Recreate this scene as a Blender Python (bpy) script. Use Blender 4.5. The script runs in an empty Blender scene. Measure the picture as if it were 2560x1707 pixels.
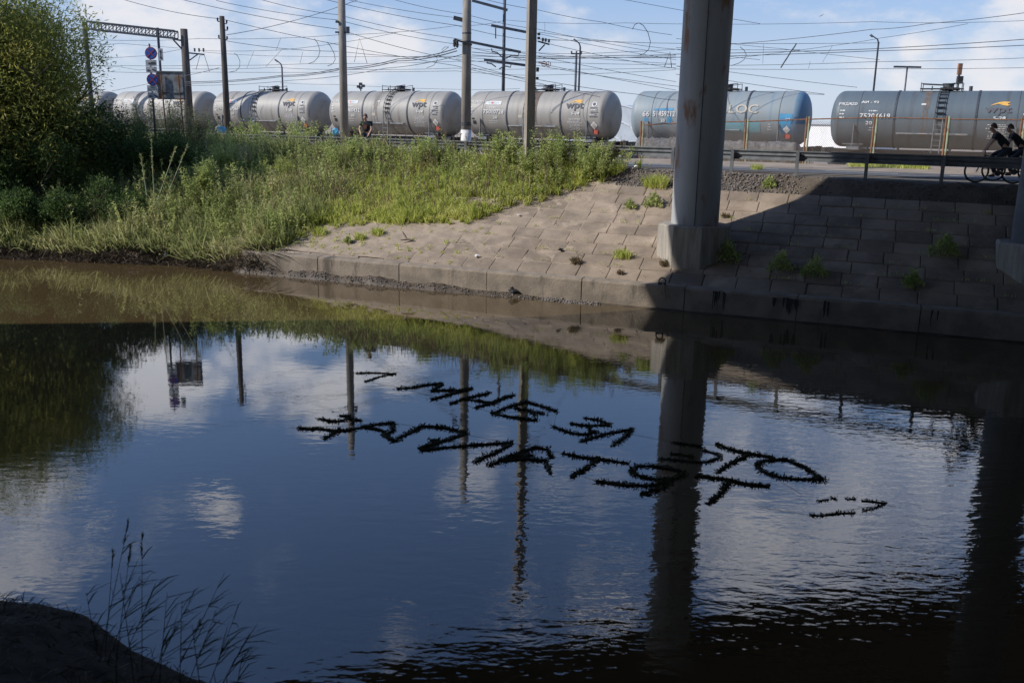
import bpy, bmesh, math, random
import numpy as np
from mathutils import Vector, Matrix

random.seed(7); rng = np.random.default_rng(7)
SC = bpy.context.scene
COL = SC.collection
PI = math.pi

# ------------------------------------------------------------------ camera
F, TH, RO, CH = 2286.0, math.radians(13.32), 0.019, 5.0     # focal length in photo pixels, pitch, roll, eye height
cr, sr = math.cos(RO), math.sin(RO)
vR = Vector((1, 0, 0)); vD = Vector((0, -math.sin(TH), -math.cos(TH))); vF = Vector((0, math.cos(TH), -math.sin(TH)))
cam = bpy.data.cameras.new('camera'); cam.sensor_width = 36.0; cam.lens = F / 2560 * 36
cam.clip_start = 0.1; cam.clip_end = 6000
camo = bpy.data.objects.new('camera', cam); COL.objects.link(camo)
ax = vR * cr - vD * sr; ay = -(vR * sr + vD * cr); az = -vF
camo.matrix_world = Matrix(((ax.x, ay.x, az.x, 0), (ax.y, ay.y, az.y, 0), (ax.z, ay.z, az.z, CH), (0, 0, 0, 1)))
SC.camera = camo
cam.dof.use_dof = True; cam.dof.focus_distance = 30; cam.dof.aperture_fstop = 2.0

def ray(x, y):                                   # survey helper: direction of a photo pixel
    u, v = x - 1280.0, y - 853.5
    u1, v1 = u * cr + v * sr, v * cr - u * sr
    return np.array([u1, F * math.cos(TH) - v1 * math.sin(TH), -(F * math.sin(TH) + v1 * math.cos(TH))])
def at_y(x, y, Y):
    r = ray(x, y); return Vector(np.array([0, 0, CH]) + r * (Y / r[1]))
def at_z(x, y, z):
    r = ray(x, y); return Vector(np.array([0, 0, CH]) + r * ((z - CH) / r[2]))

# ------------------------------------------------------------------ sky, sun, exposure
SUN_AZ, SUN_EL = math.radians(190), math.radians(35)
SUN_STRENGTH, SKY_STRENGTH, EXPOSURE = 3.8, 0.15, 0.30
W = bpy.data.worlds.new("World"); SC.world = W; W.use_nodes = True
nt = W.node_tree; nt.nodes.clear()
def N(tree, typ, **kw):
    n = tree.nodes.new(typ)
    for k, v in kw.items():
        if k.startswith('i_'):
            n.inputs[k[2:]].default_value = v
        else:
            setattr(n, k, v)
    return n
out = N(nt, 'ShaderNodeOutputWorld'); bg = N(nt, 'ShaderNodeBackground'); bg.inputs[1].default_value = SKY_STRENGTH
sky = N(nt, 'ShaderNodeTexSky', sky_type='NISHITA', sun_disc=False)
sky.sun_elevation = SUN_EL; sky.sun_rotation = PI / 2 - SUN_AZ
sky.altitude = 10; sky.air_density = 1.0; sky.dust_density = .25; sky.ozone_density = 3.0
tc = N(nt, 'ShaderNodeTexCoord')
L = nt.links.new
nz = N(nt, 'ShaderNodeTexNoise'); nz.inputs['Scale'].default_value = 9; nz.inputs['Detail'].default_value = 7; nz.inputs['Roughness'].default_value = .6
mp = N(nt, 'ShaderNodeMapping'); mp.inputs['Scale'].default_value = (1, 1, 2.2)
L(tc.outputs['Generated'], mp.inputs[0]); L(mp.outputs[0], nz.inputs['Vector'])
# cloud masses: (photo x, y, radius px, amount, reflected in the water?)
CL = [(290, 40, 120, .9, 0), (470, 40, 170, 1, 0), (690, 85, 150, 1, 0), (600, 0, 130, .8, 0), (930, 120, 110, .95, 0), (860, 20, 110, .35, 0), (760, 140, 120, .5, 0),
      (2300, 125, 100, 1, 0), (2490, 200, 140, 1.05, 0), (2290, 215, 80, .9, 0), (2180, 170, 100, .5, 0), (2540, 10, 140, .9, 0), (2420, 90, 140, .6, 0), (1500, 20, 300, .15, 0),
      (430, 930, 130, 1.15, 1), (350, 880, 110, 1.0, 1), (690, 880, 150, 1.15, 1), (860, 980, 130, 1.15, 1), (970, 900, 110, 1, 1), (560, 880, 100, .9, 1), (555, 1270, 52, 1.1, 1),
      (235, 1315, 46, 1.0, 1), (40, 1320, 170, .85, 1), (110, 1430, 80, .65, 1), (1000, 1570, 80, .5, 1), (1150, 1180, 90, .5, 1), (1290, 1520, 90, .55, 1),
      (1850, 1380, 240, .95, 1), (2150, 1280, 280, .9, 1), (1520, 1560, 160, .6, 1), (2380, 1180, 260, .8, 1), (2000, 1080, 280, .62, 1), (1400, 1250, 160, .4, 1)]
wn = N(nt, 'ShaderNodeTexNoise'); wn.inputs['Scale'].default_value = 14; wn.inputs['Detail'].default_value = 5; L(mp.outputs[0], wn.inputs['Vector'])
w1 = N(nt, 'ShaderNodeVectorMath', operation='MULTIPLY_ADD'); w1.inputs[1].default_value = (.11, .11, .11); L(wn.outputs['Color'], w1.inputs[0]); L(tc.outputs['Generated'], w1.inputs[2])
w2 = N(nt, 'ShaderNodeVectorMath', operation='SUBTRACT'); w2.inputs[1].default_value = (.055, .055, .055); L(w1.outputs[0], w2.inputs[0])
acc = None
for x, y, r, amt, rf in CL:
    d = ray(x, y); d = d / np.linalg.norm(d)
    if rf: d[2] = -d[2]
    ds = N(nt, 'ShaderNodeVectorMath', operation='DISTANCE'); ds.inputs[1].default_value = tuple(d)
    L(w2.outputs[0], ds.inputs[0])
    mr = N(nt, 'ShaderNodeMapRange', interpolation_type='SMOOTHSTEP')
    mr.inputs[1].default_value = 0; mr.inputs[2].default_value = r / F * 1.5; mr.inputs[3].default_value = amt; mr.inputs[4].default_value = 0
    L(ds.outputs['Value'], mr.inputs[0])
    if acc is None: acc = mr.outputs[0]
    else:
        mx = N(nt, 'ShaderNodeMath', operation='MAXIMUM'); L(acc, mx.inputs[0]); L(mr.outputs[0], mx.inputs[1]); acc = mx.outputs[0]
ad = N(nt, 'ShaderNodeMath', operation='ADD'); L(acc, ad.inputs[0])
nm = N(nt, 'ShaderNodeMapRange'); nm.inputs[1].default_value = .25; nm.inputs[2].default_value = .75; nm.inputs[3].default_value = -.98; nm.inputs[4].default_value = .62
L(nz.outputs[0], nm.inputs[0]); L(nm.outputs[0], ad.inputs[1])
cm = N(nt, 'ShaderNodeMapRange', interpolation_type='SMOOTHSTEP'); cm.inputs[1].default_value = 0.02; cm.inputs[2].default_value = 1.0; cm.inputs[4].default_value = .95
L(ad.outputs[0], cm.inputs[0])
mixc = N(nt, 'ShaderNodeMixRGB')
czr = N(nt, 'ShaderNodeMapRange', interpolation_type='SMOOTHSTEP'); czr.inputs[1].default_value = .12; czr.inputs[2].default_value = .24
csep = N(nt, 'ShaderNodeSeparateXYZ'); L(tc.outputs['Generated'], csep.inputs[0]); L(csep.outputs[2], czr.inputs[0])
ccol = N(nt, 'ShaderNodeMixRGB'); ccol.inputs[1].default_value = (4.5, 4.5, 4.75, 1); ccol.inputs[2].default_value = (7.2, 7.3, 7.9, 1); L(czr.outputs[0], ccol.inputs[0]); L(ccol.outputs[0], mixc.inputs[2])
tint = N(nt, 'ShaderNodeMixRGB', blend_type='MULTIPLY'); tint.inputs[0].default_value = 1; tint.inputs[2].default_value = (.98, 1.0, 1.12, 1); L(sky.outputs[0], tint.inputs[1])
sz = N(nt, 'ShaderNodeSeparateXYZ'); L(tc.outputs['Generated'], sz.inputs[0])
hz_ = N(nt, 'ShaderNodeMapRange', interpolation_type='SMOOTHSTEP'); hz_.inputs[1].default_value = -.02; hz_.inputs[2].default_value = .42; hz_.inputs[3].default_value = .92; hz_.inputs[4].default_value = 0
L(sz.outputs[2], hz_.inputs[0])
airz = N(nt, 'ShaderNodeMapRange', interpolation_type='SMOOTHSTEP'); airz.inputs[1].default_value = .02; airz.inputs[2].default_value = .15; L(sz.outputs[2], airz.inputs[0])
airc = N(nt, 'ShaderNodeMixRGB'); airc.inputs[1].default_value = (3.05, 3.5, 4.3, 1); airc.inputs[2].default_value = (1.40, 2.0, 3.3, 1); L(airz.outputs[0], airc.inputs[0])
air = N(nt, 'ShaderNodeMixRGB'); L(airc.outputs[0], air.inputs[2]); L(hz_.outputs[0], air.inputs[0]); L(tint.outputs[0], air.inputs[1])
L(cm.outputs[0], mixc.inputs[0]); L(air.outputs[0], mixc.inputs[1])
L(mixc.outputs[0], bg.inputs[0]); L(bg.outputs[0], out.inputs[0])

sun = bpy.data.lights.new('sun', 'SUN'); sun.energy = SUN_STRENGTH; sun.angle = math.radians(.6); sun.color = (1, .95, .87)
suno = bpy.data.objects.new('sun', sun); COL.objects.link(suno)
sd = Vector((math.cos(SUN_AZ) * math.cos(SUN_EL), math.sin(SUN_AZ) * math.cos(SUN_EL), math.sin(SUN_EL)))
suno.rotation_euler = sd.to_track_quat('Z', 'Y').to_euler(); suno.location = sd * 60
SC.view_settings.view_transform = 'Standard'; SC.view_settings.look = 'None'
SC.view_settings.exposure = EXPOSURE; SC.view_settings.gamma = 1
SC.cycles.max_bounces = 8; SC.cycles.transparent_max_bounces = 8
try: SC.cycles.use_denoising = True
except Exception: pass

# ------------------------------------------------------------------ materials
def mat(name, col, rough=.8, metal=0, col2=None, scale=3.0, detail=6, stretch=(1, 1, 1), bump=0.0, bscale=20, spec=.5,
        island=0.0, col3=None, scale3=1.0, lo=.35, hi=.65, lo3=.55, hi3=.7, stretch3=(1, 1, 1), coord='Object'):
    m = bpy.data.materials.new(name); m.use_nodes = True; t = m.node_tree; b = t.nodes['Principled BSDF']
    b.inputs['Roughness'].default_value = rough; b.inputs['Metallic'].default_value = metal
    b.inputs['Specular IOR Level'].default_value = spec
    c = None
    tcn = N(t, 'ShaderNodeTexCoord')
    def noise(sc, st, dt=detail):
        mpn = N(t, 'ShaderNodeMapping'); mpn.inputs['Scale'].default_value = st
        t.links.new(tcn.outputs[coord], mpn.inputs[0])
        n = N(t, 'ShaderNodeTexNoise'); n.inputs['Scale'].default_value = sc; n.inputs['Detail'].default_value = dt
        n.inputs['Roughness'].default_value = .62
        t.links.new(mpn.outputs[0], n.inputs['Vector']); return n.outputs[0]
    def ramp(s, a, b_):
        r = N(t, 'ShaderNodeMapRange', interpolation_type='SMOOTHSTEP'); r.inputs[1].default_value = a; r.inputs[2].default_value = b_
        t.links.new(s, r.inputs[0]); return r.outputs[0]
    def mix(f, a, b_):
        x = N(t, 'ShaderNodeMixRGB')
        t.links.new(f, x.inputs[0])
        for i, v in ((1, a), (2, b_)):
            if isinstance(v, tuple): x.inputs[i].default_value = (*v, 1)
            else: t.links.new(v, x.inputs[i])
        return x.outputs[0]
    c = tuple(col)
    if col2: c = mix(ramp(noise(scale, stretch), lo, hi), c, tuple(col2))
    if col3: c = mix(ramp(noise(scale3, stretch3), lo3, hi3), c, tuple(col3))
    if island:
        g = N(t, 'ShaderNodeNewGeometry'); h = N(t, 'ShaderNodeHueSaturation')
        mrn = N(t, 'ShaderNodeMapRange'); mrn.inputs[3].default_value = 1 - island; mrn.inputs[4].default_value = 1 + island
        t.links.new(g.outputs['Random Per Island'], mrn.inputs[0]); t.links.new(mrn.outputs[0], h.inputs['Value'])
        if isinstance(c, tuple): h.inputs['Color'].default_value = (*c, 1)
        else: t.links.new(c, h.inputs['Color'])
        c = h.outputs[0]
    if isinstance(c, tuple): b.inputs['Base Color'].default_value = (*c, 1)
    else: t.links.new(c, b.inputs['Base Color'])
    if bump:
        bn = N(t, 'ShaderNodeBump'); bn.inputs['Strength'].default_value = bump; bn.inputs['Distance'].default_value = .03
        t.links.new(noise(bscale, (1, 1, 1)), bn.inputs['Height']); t.links.new(bn.outputs[0], b.inputs['Normal'])
    return m

def leaf_mat(name, cols, rough=.6, trans=.48, patch=.6):
    """leaf material: hue by a random value per leaf, light and dark patches by a slow noise"""
    m = bpy.data.materials.new(name); m.use_nodes = True; t = m.node_tree; t.nodes.clear()
    o = N(t, 'ShaderNodeOutputMaterial'); g = N(t, 'ShaderNodeNewGeometry'); r = N(t, 'ShaderNodeValToRGB')
    r.color_ramp.interpolation = 'LINEAR'
    els = r.color_ramp.elements
    while len(els) < len(cols): els.new(.5)
    for i, c in enumerate(cols):
        els[i].position = i / (len(cols) - 1); els[i].color = (*c, 1)
    tcn = N(t, 'ShaderNodeTexCoord'); n = N(t, 'ShaderNodeTexNoise'); n.inputs['Scale'].default_value = patch; n.inputs['Detail'].default_value = 3
    t.links.new(tcn.outputs['Object'], n.inputs['Vector'])
    a = N(t, 'ShaderNodeMath', operation='MULTIPLY_ADD'); a.inputs[1].default_value = .48
    t.links.new(g.outputs['Random Per Island'], a.inputs[0])
    s = N(t, 'ShaderNodeMapRange'); s.inputs[1].default_value = .3; s.inputs[2].default_value = .7; s.inputs[3].default_value = 0; s.inputs[4].default_value = .52
    t.links.new(n.outputs[0], s.inputs[0]); t.links.new(s.outputs[0], a.inputs[2]); t.links.new(a.outputs[0], r.inputs[0])
    d = N(t, 'ShaderNodeBsdfPrincipled'); d.inputs['Roughness'].default_value = rough; d.inputs['Specular IOR Level'].default_value = .3
    tr = N(t, 'ShaderNodeBsdfTranslucent'); mx = N(t, 'ShaderNodeMixShader'); mx.inputs[0].default_value = trans
    t.links.new(r.outputs[0], d.inputs['Base Color']); t.links.new(r.outputs[0], tr.inputs[0])
    t.links.new(d.outputs[0], mx.inputs[1]); t.links.new(tr.outputs[0], mx.inputs[2]); t.links.new(mx.outputs[0], o.inputs[0])
    return m

M = {}
M['soil'] = mat('soil', (.13, .105, .08), .95, col2=(.075, .06, .045), scale=1.5, bump=.8, bscale=8)
M['mud'] = mat('mud', (.11, .085, .06), .6, col2=(.055, .042, .03), scale=2.2, bump=.7, bscale=9)
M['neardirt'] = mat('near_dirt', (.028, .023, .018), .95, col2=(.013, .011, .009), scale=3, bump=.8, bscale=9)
M['slab'] = mat('slab_concrete', (.30, .238, .182), .9, col2=(.20, .157, .12), scale=1.1, island=.17, bump=.35, bscale=14, col3=(.41, .325, .25), scale3=.8, lo3=.52, hi3=.75)
M['kerb'] = mat('kerb_concrete', (.30, .25, .20), .92, col2=(.20, .168, .135), scale=1.6, bump=.5, bscale=16, col3=(.10, .085, .07), scale3=1.4, stretch3=(1, 1, .25), lo3=.57, hi3=.70)
M['concrete'] = mat('board_marked_concrete', (.34, .31, .265), .9, col2=(.22, .2, .17), scale=2.4, stretch=(3, 3, .35), bump=.4, bscale=12, col3=(.42, .38, .32), scale3=6, stretch3=(2, 2, .15))
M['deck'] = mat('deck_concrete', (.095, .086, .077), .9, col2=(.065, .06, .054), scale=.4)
M['pole'] = mat('pole_concrete', (.31, .27, .225), .9, col2=(.215, .19, .16), scale=4, stretch=(1, 1, .3), bump=.25, bscale=18)
M['wood'] = mat('dark_wood', (.10, .085, .07), .9, col2=(.055, .045, .038), scale=5, stretch=(1, 1, .15))
M['whitepaint'] = mat('white_paint', (.78, .77, .74), .7, col2=(.6, .58, .55), scale=5)
M['column'] = mat('column_paint', (.36, .365, .365), .75, col2=(.28, .285, .29), scale=1.2, stretch=(1, 1, .25), col3=(.23, .125, .07), scale3=1.5, stretch3=(1, 1, .3), lo3=.55, hi3=.66, bump=.12, bscale=6)
M['galv'] = mat('galvanised_steel', (.20, .21, .22), .55, metal=.3, col2=(.13, .14, .15), scale=3)
M['asphalt'] = mat('asphalt', (.10, .105, .115), .9, col2=(.075, .078, .085), scale=2, bump=.3, bscale=30)
M['dust'] = mat('dusty_verge', (.33, .27, .21), .95, col2=(.24, .19, .145), scale=.8, bump=.4, bscale=10, col3=(.13, .1, .075), scale3=2, lo3=.6, hi3=.72)
M['ballast'] = mat('ballast', (.20, .19, .18), .95, col2=(.12, .115, .11), scale=6, bump=.8, bscale=18)
M['paintline'] = mat('road_paint', (.6, .6, .58), .8, col2=(.4, .4, .39), scale=4)
M['steel'] = mat('dark_steel', (.075, .085, .10), .6, metal=.3, col2=(.05, .055, .065), scale=4)
M['wire'] = mat('wire', (.045, .05, .06), .7)
M['rust'] = mat('rusty_tube', (.30, .15, .085), .85, col2=(.17, .085, .05), scale=7)
M['paleg'] = mat('pale_green_paint', (.34, .42, .28), .8, col2=(.28, .16, .09), scale=6, stretch=(1, 1, .5), lo=.45, hi=.62)
M['chain'] = mat('mesh_wire', (.20, .16, .13), .8)
M['black'] = mat('black_iron', (.03, .03, .032), .7)
M['rubber'] = mat('rubber', (.02, .02, .02), .8)
M['red'] = mat('red_paint', (.42, .07, .04), .6, col2=(.30, .05, .03), scale=6)
M['white'] = mat('white_lettering', (.74, .73, .70), .8, col2=(.55, .54, .52), scale=8)
M['grey_letter'] = mat('grey_lettering', (.10, .10, .115), .8)
M['faintletter'] = mat('faint_lettering', (.46, .42, .35), .8)
M['orange'] = mat('orange_emblem', (.72, .42, .10), .7, col2=(.62, .34, .07), scale=5)
M['bluepatch'] = mat('blue_patch', (.07, .22, .38), .7, col2=(.07, .30, .5), scale=4)
M['tealpatch'] = mat('teal_patch', (.13, .32, .36), .8, col2=(.19, .32, .36), scale=3)
M['panel'] = mat('grey_sign_back', (.36, .38, .39), .6, col2=(.17, .19, .2), scale=4, col3=(.35, .17, .08), scale3=3, lo3=.55, hi3=.65, stretch3=(1, 1, .6))
M['signwhite'] = mat('sign_white', (.62, .64, .66), .6, col2=(.5, .52, .54), scale=5)
M['signred'] = mat('sign_red', (.45, .06, .06), .5)
M['signblue'] = mat('sign_blue', (.035, .13, .50), .5)
M['hangar'] = mat('hangar_sheet', (.42, .46, .50), .6, col2=(.36, .40, .44), scale=1.5)
M['building'] = mat('white_render', (.85, .84, .82), .8, col2=(.78, .77, .75), scale=.8)
M['bark'] = mat('bark', (.10, .08, .06), .95, col2=(.05, .04, .03), scale=6, stretch=(1, 1, .3), bump=.6, bscale=14)
M['skin'] = mat('skin', (.50, .30, .21), .6)
M['tee'] = mat('black_tshirt', (.02, .025, .03), .9)
M['teeprint'] = mat('dark_red_print', (.12, .05, .04), .9)
M['jeans'] = mat('dark_trousers', (.03, .035, .05), .9)
M['hair'] = mat('brown_hair', (.13, .10, .08), .8)
M['bluebag'] = mat('blue_plastic', (.05, .33, .55), .4, col2=(.12, .42, .62), scale=6)
M['paper'] = mat('white_paper', (.8, .8, .78), .8)
M['peach'] = mat('peach_plastic', (.62, .30, .18), .6)
M['ball'] = mat('pale_blue_plastic', (.42, .52, .58), .4)
M['driftwood'] = mat('driftwood', (.36, .29, .23), .9, col2=(.25, .2, .16), scale=6)
M['stone'] = mat('stone', (.17, .15, .14), .9, island=.5)
M['string'] = mat('string', (.30, .29, .27), .8)

G_light = [(.20, .25, .055), (.46, .52, .115), (.64, .65, .20), (.76, .70, .38)]
G_mid = [(.095, .125, .04), (.31, .38, .115), (.53, .56, .20), (.68, .63, .33)]
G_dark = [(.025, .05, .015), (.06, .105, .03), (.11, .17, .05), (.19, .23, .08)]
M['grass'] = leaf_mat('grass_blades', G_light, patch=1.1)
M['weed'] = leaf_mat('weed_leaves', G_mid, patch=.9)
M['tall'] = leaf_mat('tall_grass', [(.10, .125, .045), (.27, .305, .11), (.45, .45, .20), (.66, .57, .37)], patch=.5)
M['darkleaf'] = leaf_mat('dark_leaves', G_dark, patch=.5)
M['willow'] = leaf_mat('willow_leaves', [(.075, .105, .025), (.19, .225, .055), (.36, .355, .08), (.58, .47, .13)], patch=.6, trans=.5)
M['pale'] = leaf_mat('pale_leaves', [(.05, .065, .025), (.10, .12, .05), (.24, .25, .14), (.42, .42, .28)], patch=1.2)
M['dry'] = leaf_mat('dry_stems', [(.13, .10, .06), (.20, .155, .09), (.30, .23, .14), (.36, .27, .16)], patch=1)
M['deadroots'] = leaf_mat('dead_roots', [(.05, .04, .028), (.09, .07, .05), (.15, .115, .08), (.24, .19, .13)], patch=1, trans=.1)
M['reed'] = leaf_mat('reed_leaves', [(.025, .04, .02), (.04, .06, .03), (.06, .08, .035), (.09, .10, .045)], patch=1)
M['garland'] = leaf_mat('garland_leaves', [(.025, .035, .018), (.045, .055, .025), (.08, .08, .035), (.16, .115, .05)], patch=4, trans=.15)

def tank_mat(name, base, dark, streak, blotch=None):
    return mat(name, base, .55, col2=dark, scale=.9, stretch=(1.2, .25, .25), lo=.3, hi=.75, col3=streak, scale3=1.1, stretch3=(2.2, .18, .18), lo3=.53, hi3=.72, bump=.05, bscale=3)
M['tank_grey'] = tank_mat('grey_tank_paint', (.325, .308, .275), (.255, .24, .215), (.165, .145, .125))
M['tank_beige'] = tank_mat('beige_tank_paint', (.36, .335, .29), (.29, .27, .24), (.18, .16, .145))
M['tank_blue'] = tank_mat('faded_blue_tank_paint', (.225, .275, .295), (.24, .255, .26), (.155, .22, .27))
M['tank_dark'] = tank_mat('slate_tank_paint', (.105, .135, .155), (.085, .11, .128), (.07, .075, .08))

# ------------------------------------------------------------------ mesh helpers
class MB:
    def __init__(s): s.v = []; s.f = []; s.mi = []
    def add(s, vs, fs, mi=0):
        o = len(s.v); s.v += [tuple(p) for p in vs]; s.f += [tuple(i + o for i in f) for f in fs]; s.mi += [mi] * len(fs); return s
    def box(s, c, size, rot=None, mi=0):
        hx, hy, hz = [d / 2 for d in size]
        vs = [Vector((x, y, z)) for x in (-hx, hx) for y in (-hy, hy) for z in (-hz, hz)]
        if rot is not None: vs = [rot @ p for p in vs]
        c = Vector(c)
        return s.add([p + c for p in vs], [(0, 1, 3, 2), (4, 6, 7, 5), (0, 4, 5, 1), (2, 3, 7, 6), (0, 2, 6, 4), (1, 5, 7, 3)], mi)
    def beam(s, p, q, w, h, mi=0):
        p, q = Vector(p), Vector(q); d = q - p
        r = d.to_track_quat('X', 'Z').to_matrix()
        return s.box((p + q) / 2, (d.length, w, h), r, mi)
    def tube(s, path, rad, n=8, cap=True, mi=0):
        path = [Vector(p) for p in path]; k = len(path)
        rad = [rad] * k if not hasattr(rad, '__len__') else rad
        o = len(s.v); prev = None
        for i, p in enumerate(path):
            t = (path[min(i + 1, k - 1)] - path[max(i - 1, 0)]).normalized()
            if prev is None:
                prev = t.orthogonal().normalized()
            u = (prev - t * prev.dot(t))
            u = u.normalized() if u.length > 1e-6 else t.orthogonal().normalized()
            prev = u; w = t.cross(u)
            for j in range(n):
                a = 2 * PI * j / n; s.v.append(tuple(p + (u * math.cos(a) + w * math.sin(a)) * rad[i]))
        for i in range(k - 1):
            for j in range(n):
                j2 = (j + 1) % n
                s.f.append((o + i * n + j, o + i * n + j2, o + (i + 1) * n + j2, o + (i + 1) * n + j)); s.mi.append(mi)
        if cap:
            s.f.append(tuple(o + j for j in range(n))[::-1]); s.mi.append(mi)
            s.f.append(tuple(o + (k - 1) * n + j for j in range(n))); s.mi.append(mi)
        return s
    def prism(s, poly, z0, z1, mi=0):
        n = len(poly); vs = [(x, y, z0) for x, y in poly] + [(x, y, z1) for x, y in poly]
        return s.add(vs, [tuple(range(n))[::-1], tuple(range(n, 2 * n))] + [(i, (i + 1) % n, n + (i + 1) % n, n + i) for i in range(n)], mi)
    def build(s, name, m, parent=None, smooth=False, **tags):
        me = bpy.data.meshes.new(name); me.from_pydata(s.v, [], s.f); me.update()
        ms = m if isinstance(m, (list, tuple)) else [m]
        for k in ms: me.materials.append(M[k] if isinstance(k, str) else k)
        if len(ms) > 1: me.polygons.foreach_set('material_index', s.mi)
        if smooth: me.polygons.foreach_set('use_smooth', [True] * len(me.polygons))
        return link(name, me, parent, **tags)

def link(name, me, parent=None, **tags):
    o = bpy.data.objects.new(name, me); COL.objects.link(o)
    if parent is not None: o.parent = parent
    return tag(o, **tags)
def tag(o, label=None, cat=None, group=None, kind=None):
    for k, v in (('label', label), ('category', cat), ('group', group), ('kind', kind)):
        if v: o[k] = v
    return o
def empty(name, loc, label, cat, group=None, rot=None):
    o = bpy.data.objects.new(name, None); COL.objects.link(o); o.location = loc; o.empty_display_size = .2
    if rot is not None: o.rotation_euler = rot
    return tag(o, label, cat, group)
def mesh_np(name, verts, faces4=None, faces3=None, m=None, parent=None, smooth=False, **tags):
    """big meshes straight from numpy arrays"""
    me = bpy.data.meshes.new(name); nv = len(verts); me.vertices.add(nv); me.vertices.foreach_set('co', np.ascontiguousarray(verts, np.float32).ravel())
    n4 = 0 if faces4 is None else len(faces4); n3 = 0 if faces3 is None else len(faces3)
    idx = np.concatenate([x.ravel() for x in (faces4, faces3) if x is not None]).astype(np.int32)
    me.loops.add(len(idx)); me.loops.foreach_set('vertex_index', idx); me.polygons.add(n4 + n3)
    st = np.concatenate([np.arange(n4) * 4, n4 * 4 + np.arange(n3) * 3]).astype(np.int32)
    me.polygons.foreach_set('loop_start', st)
    if smooth: me.polygons.foreach_set('use_smooth', np.ones(n4 + n3, bool))
    me.update(calc_edges=True); me.validate()
    me.materials.append(M[m] if isinstance(m, str) else m)
    return link(name, me, parent, **tags)
def unit(v): return v / np.maximum(np.linalg.norm(v, axis=-1, keepdims=True), 1e-9)
def leaf_cards(P, D, Ln, Wd):
    """diamond leaves: base P, direction D, length, width"""
    n = len(P); S = unit(np.cross(D, unit(rng.normal(size=(n, 3))))); Ln = Ln[:, None]; Wd = Wd[:, None]
    V = np.stack([P, P + D * Ln * .45 + S * Wd / 2, P + D * Ln, P + D * Ln * .45 - S * Wd / 2], 1).reshape(-1, 3)
    return V, np.arange(n * 4).reshape(-1, 4)
def blades(P, D, Ln, Wd, droop):
    n = len(P); S = unit(np.cross(D, unit(rng.normal(size=(n, 3)) + 1e-3))); Ln = Ln[:, None]; Wd = Wd[:, None]; dr = droop[:, None]
    mid = P + D * Ln * .55; h = D.copy(); h[:, 2] *= .2; h = unit(h)
    tip = mid + D * Ln * .45 * (1 - dr) + h * Ln * .35 * dr - np.array([0, 0, 1.]) * Ln * .25 * dr
    V = np.stack([P - S * Wd / 2, P + S * Wd / 2, mid + S * Wd * .45, mid - S * Wd * .45, tip], 1).reshape(-1, 3)
    b = np.arange(n)[:, None] * 5
    return V, b + np.array([[0, 1, 2, 3]]), b + np.array([[3, 2, 4]])

# ------------------------------------------------------------------ the far bank
P0 = np.array([3.68, 25.6]); A = np.array([.927, -.375]); B = np.array([.375, .927])
# the road is not quite parallel to the water: nominal distance t (0 water .. 8.2 road) -> true distance at the place s along the bank
def q_(s): return (5.3 - .16 * (np.clip(s, -24, 16) - 6) - .35) / 7.45
def tau(t, s):
    t = np.asarray(t, float); e8 = .35 + 7.85 * q_(s)
    return np.where(t < .35, t, np.where(t < 8.2, .35 + (t - .35) * q_(s), np.where(t < 14, e8 + (t - 8.2) / 5.8 * (14 - e8), t)))
def taui(d, s):
    d = np.asarray(d, float); e8 = .35 + 7.85 * q_(s)
    return np.where(d < .35, d, np.where(d < e8, .35 + (d - .35) / q_(s), np.where(d < 14, 8.2 + (d - e8) / (14 - e8) * 5.8, d)))
def Wst(s, t, z=0.0):
    p = P0 + A * s + B * float(tau(t, s)); return Vector((p[0], p[1], z))
PT = [-.01, 0, .35, 6.5, 7.5, 8.2, 60]; PZ = [0, .68, .70, 3.08, 3.55, 3.6, 3.6]
def smooth(x, a, b):
    q = np.clip((x - a) / (b - a), 0, 1); return q * q * (3 - 2 * q)
def lump(s, t, k=1.0, seed=0.0):
    return (np.sin(s * 1.7 * k + seed) * np.sin(t * 2.1 * k + 1.3 + seed) + .6 * np.sin(s * 3.9 * k + 2 + seed) * np.sin(t * 4.3 * k + seed) + .35 * np.sin(s * 9.1 * k + t * 7.7 * k + seed)) / 1.95
def zbank(s, t):
    s = np.asarray(s, float); t = np.asarray(t, float)
    t0 = -.28 * np.maximum(0, -17 - s) + .18 * np.sin(s * 1.1) * (s < -13.5)
    tt = t - t0
    nat = np.interp(tt, [-8, -1.2, -.3, 0, .3, 1.2, 3, 7.5, 60], [-2.2, -.4, -.08, .02, .26, .6, 1.45, 3.5, 3.55]) + lump(s, t) * .06 * smooth(tt, 0, 1)
    pav = np.interp(t, [-8, -1.1, -.7, -.35, 0, .05, .35, 6.5, 7.5, 8.2, 60], [-2.2, -.5, -.22, -.05, .02, .4, .655, 3.035, 3.55, 3.6, 3.6])
    mudz = (.16 * smooth(-s, 1, 9) + .02) * np.exp(-((t + .12) / .42) ** 2) * (.75 + .5 * lump(s, t, 1.6)) * (t < .02)
    pav = pav + mudz * 1.25 + lump(s, t, 2.2) * .05 * smooth(t, 6.4, 7) * (1 - smooth(t, 7.6, 8.1))
    k = smooth(s, -14.6, -13.6)
    return nat * (1 - k) + pav * k
def Wbank(s, t, dz=0.0): return Wst(s, t, float(zbank(s, t)) + dz)
def onbank(x, y):
    """photo pixel -> (s, t) on the far bank"""
    r = ray(x, y); ts = np.linspace(10, 70, 6000) / r[1]; P = np.array([0, 0, CH]) + np.outer(ts, r)
    q = P[:, :2] - P0; s = q @ A; t = taui(q @ B, s); i = int(np.argmax(P[:, 2] <= zbank(s, t))); return s[i], t[i]
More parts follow.
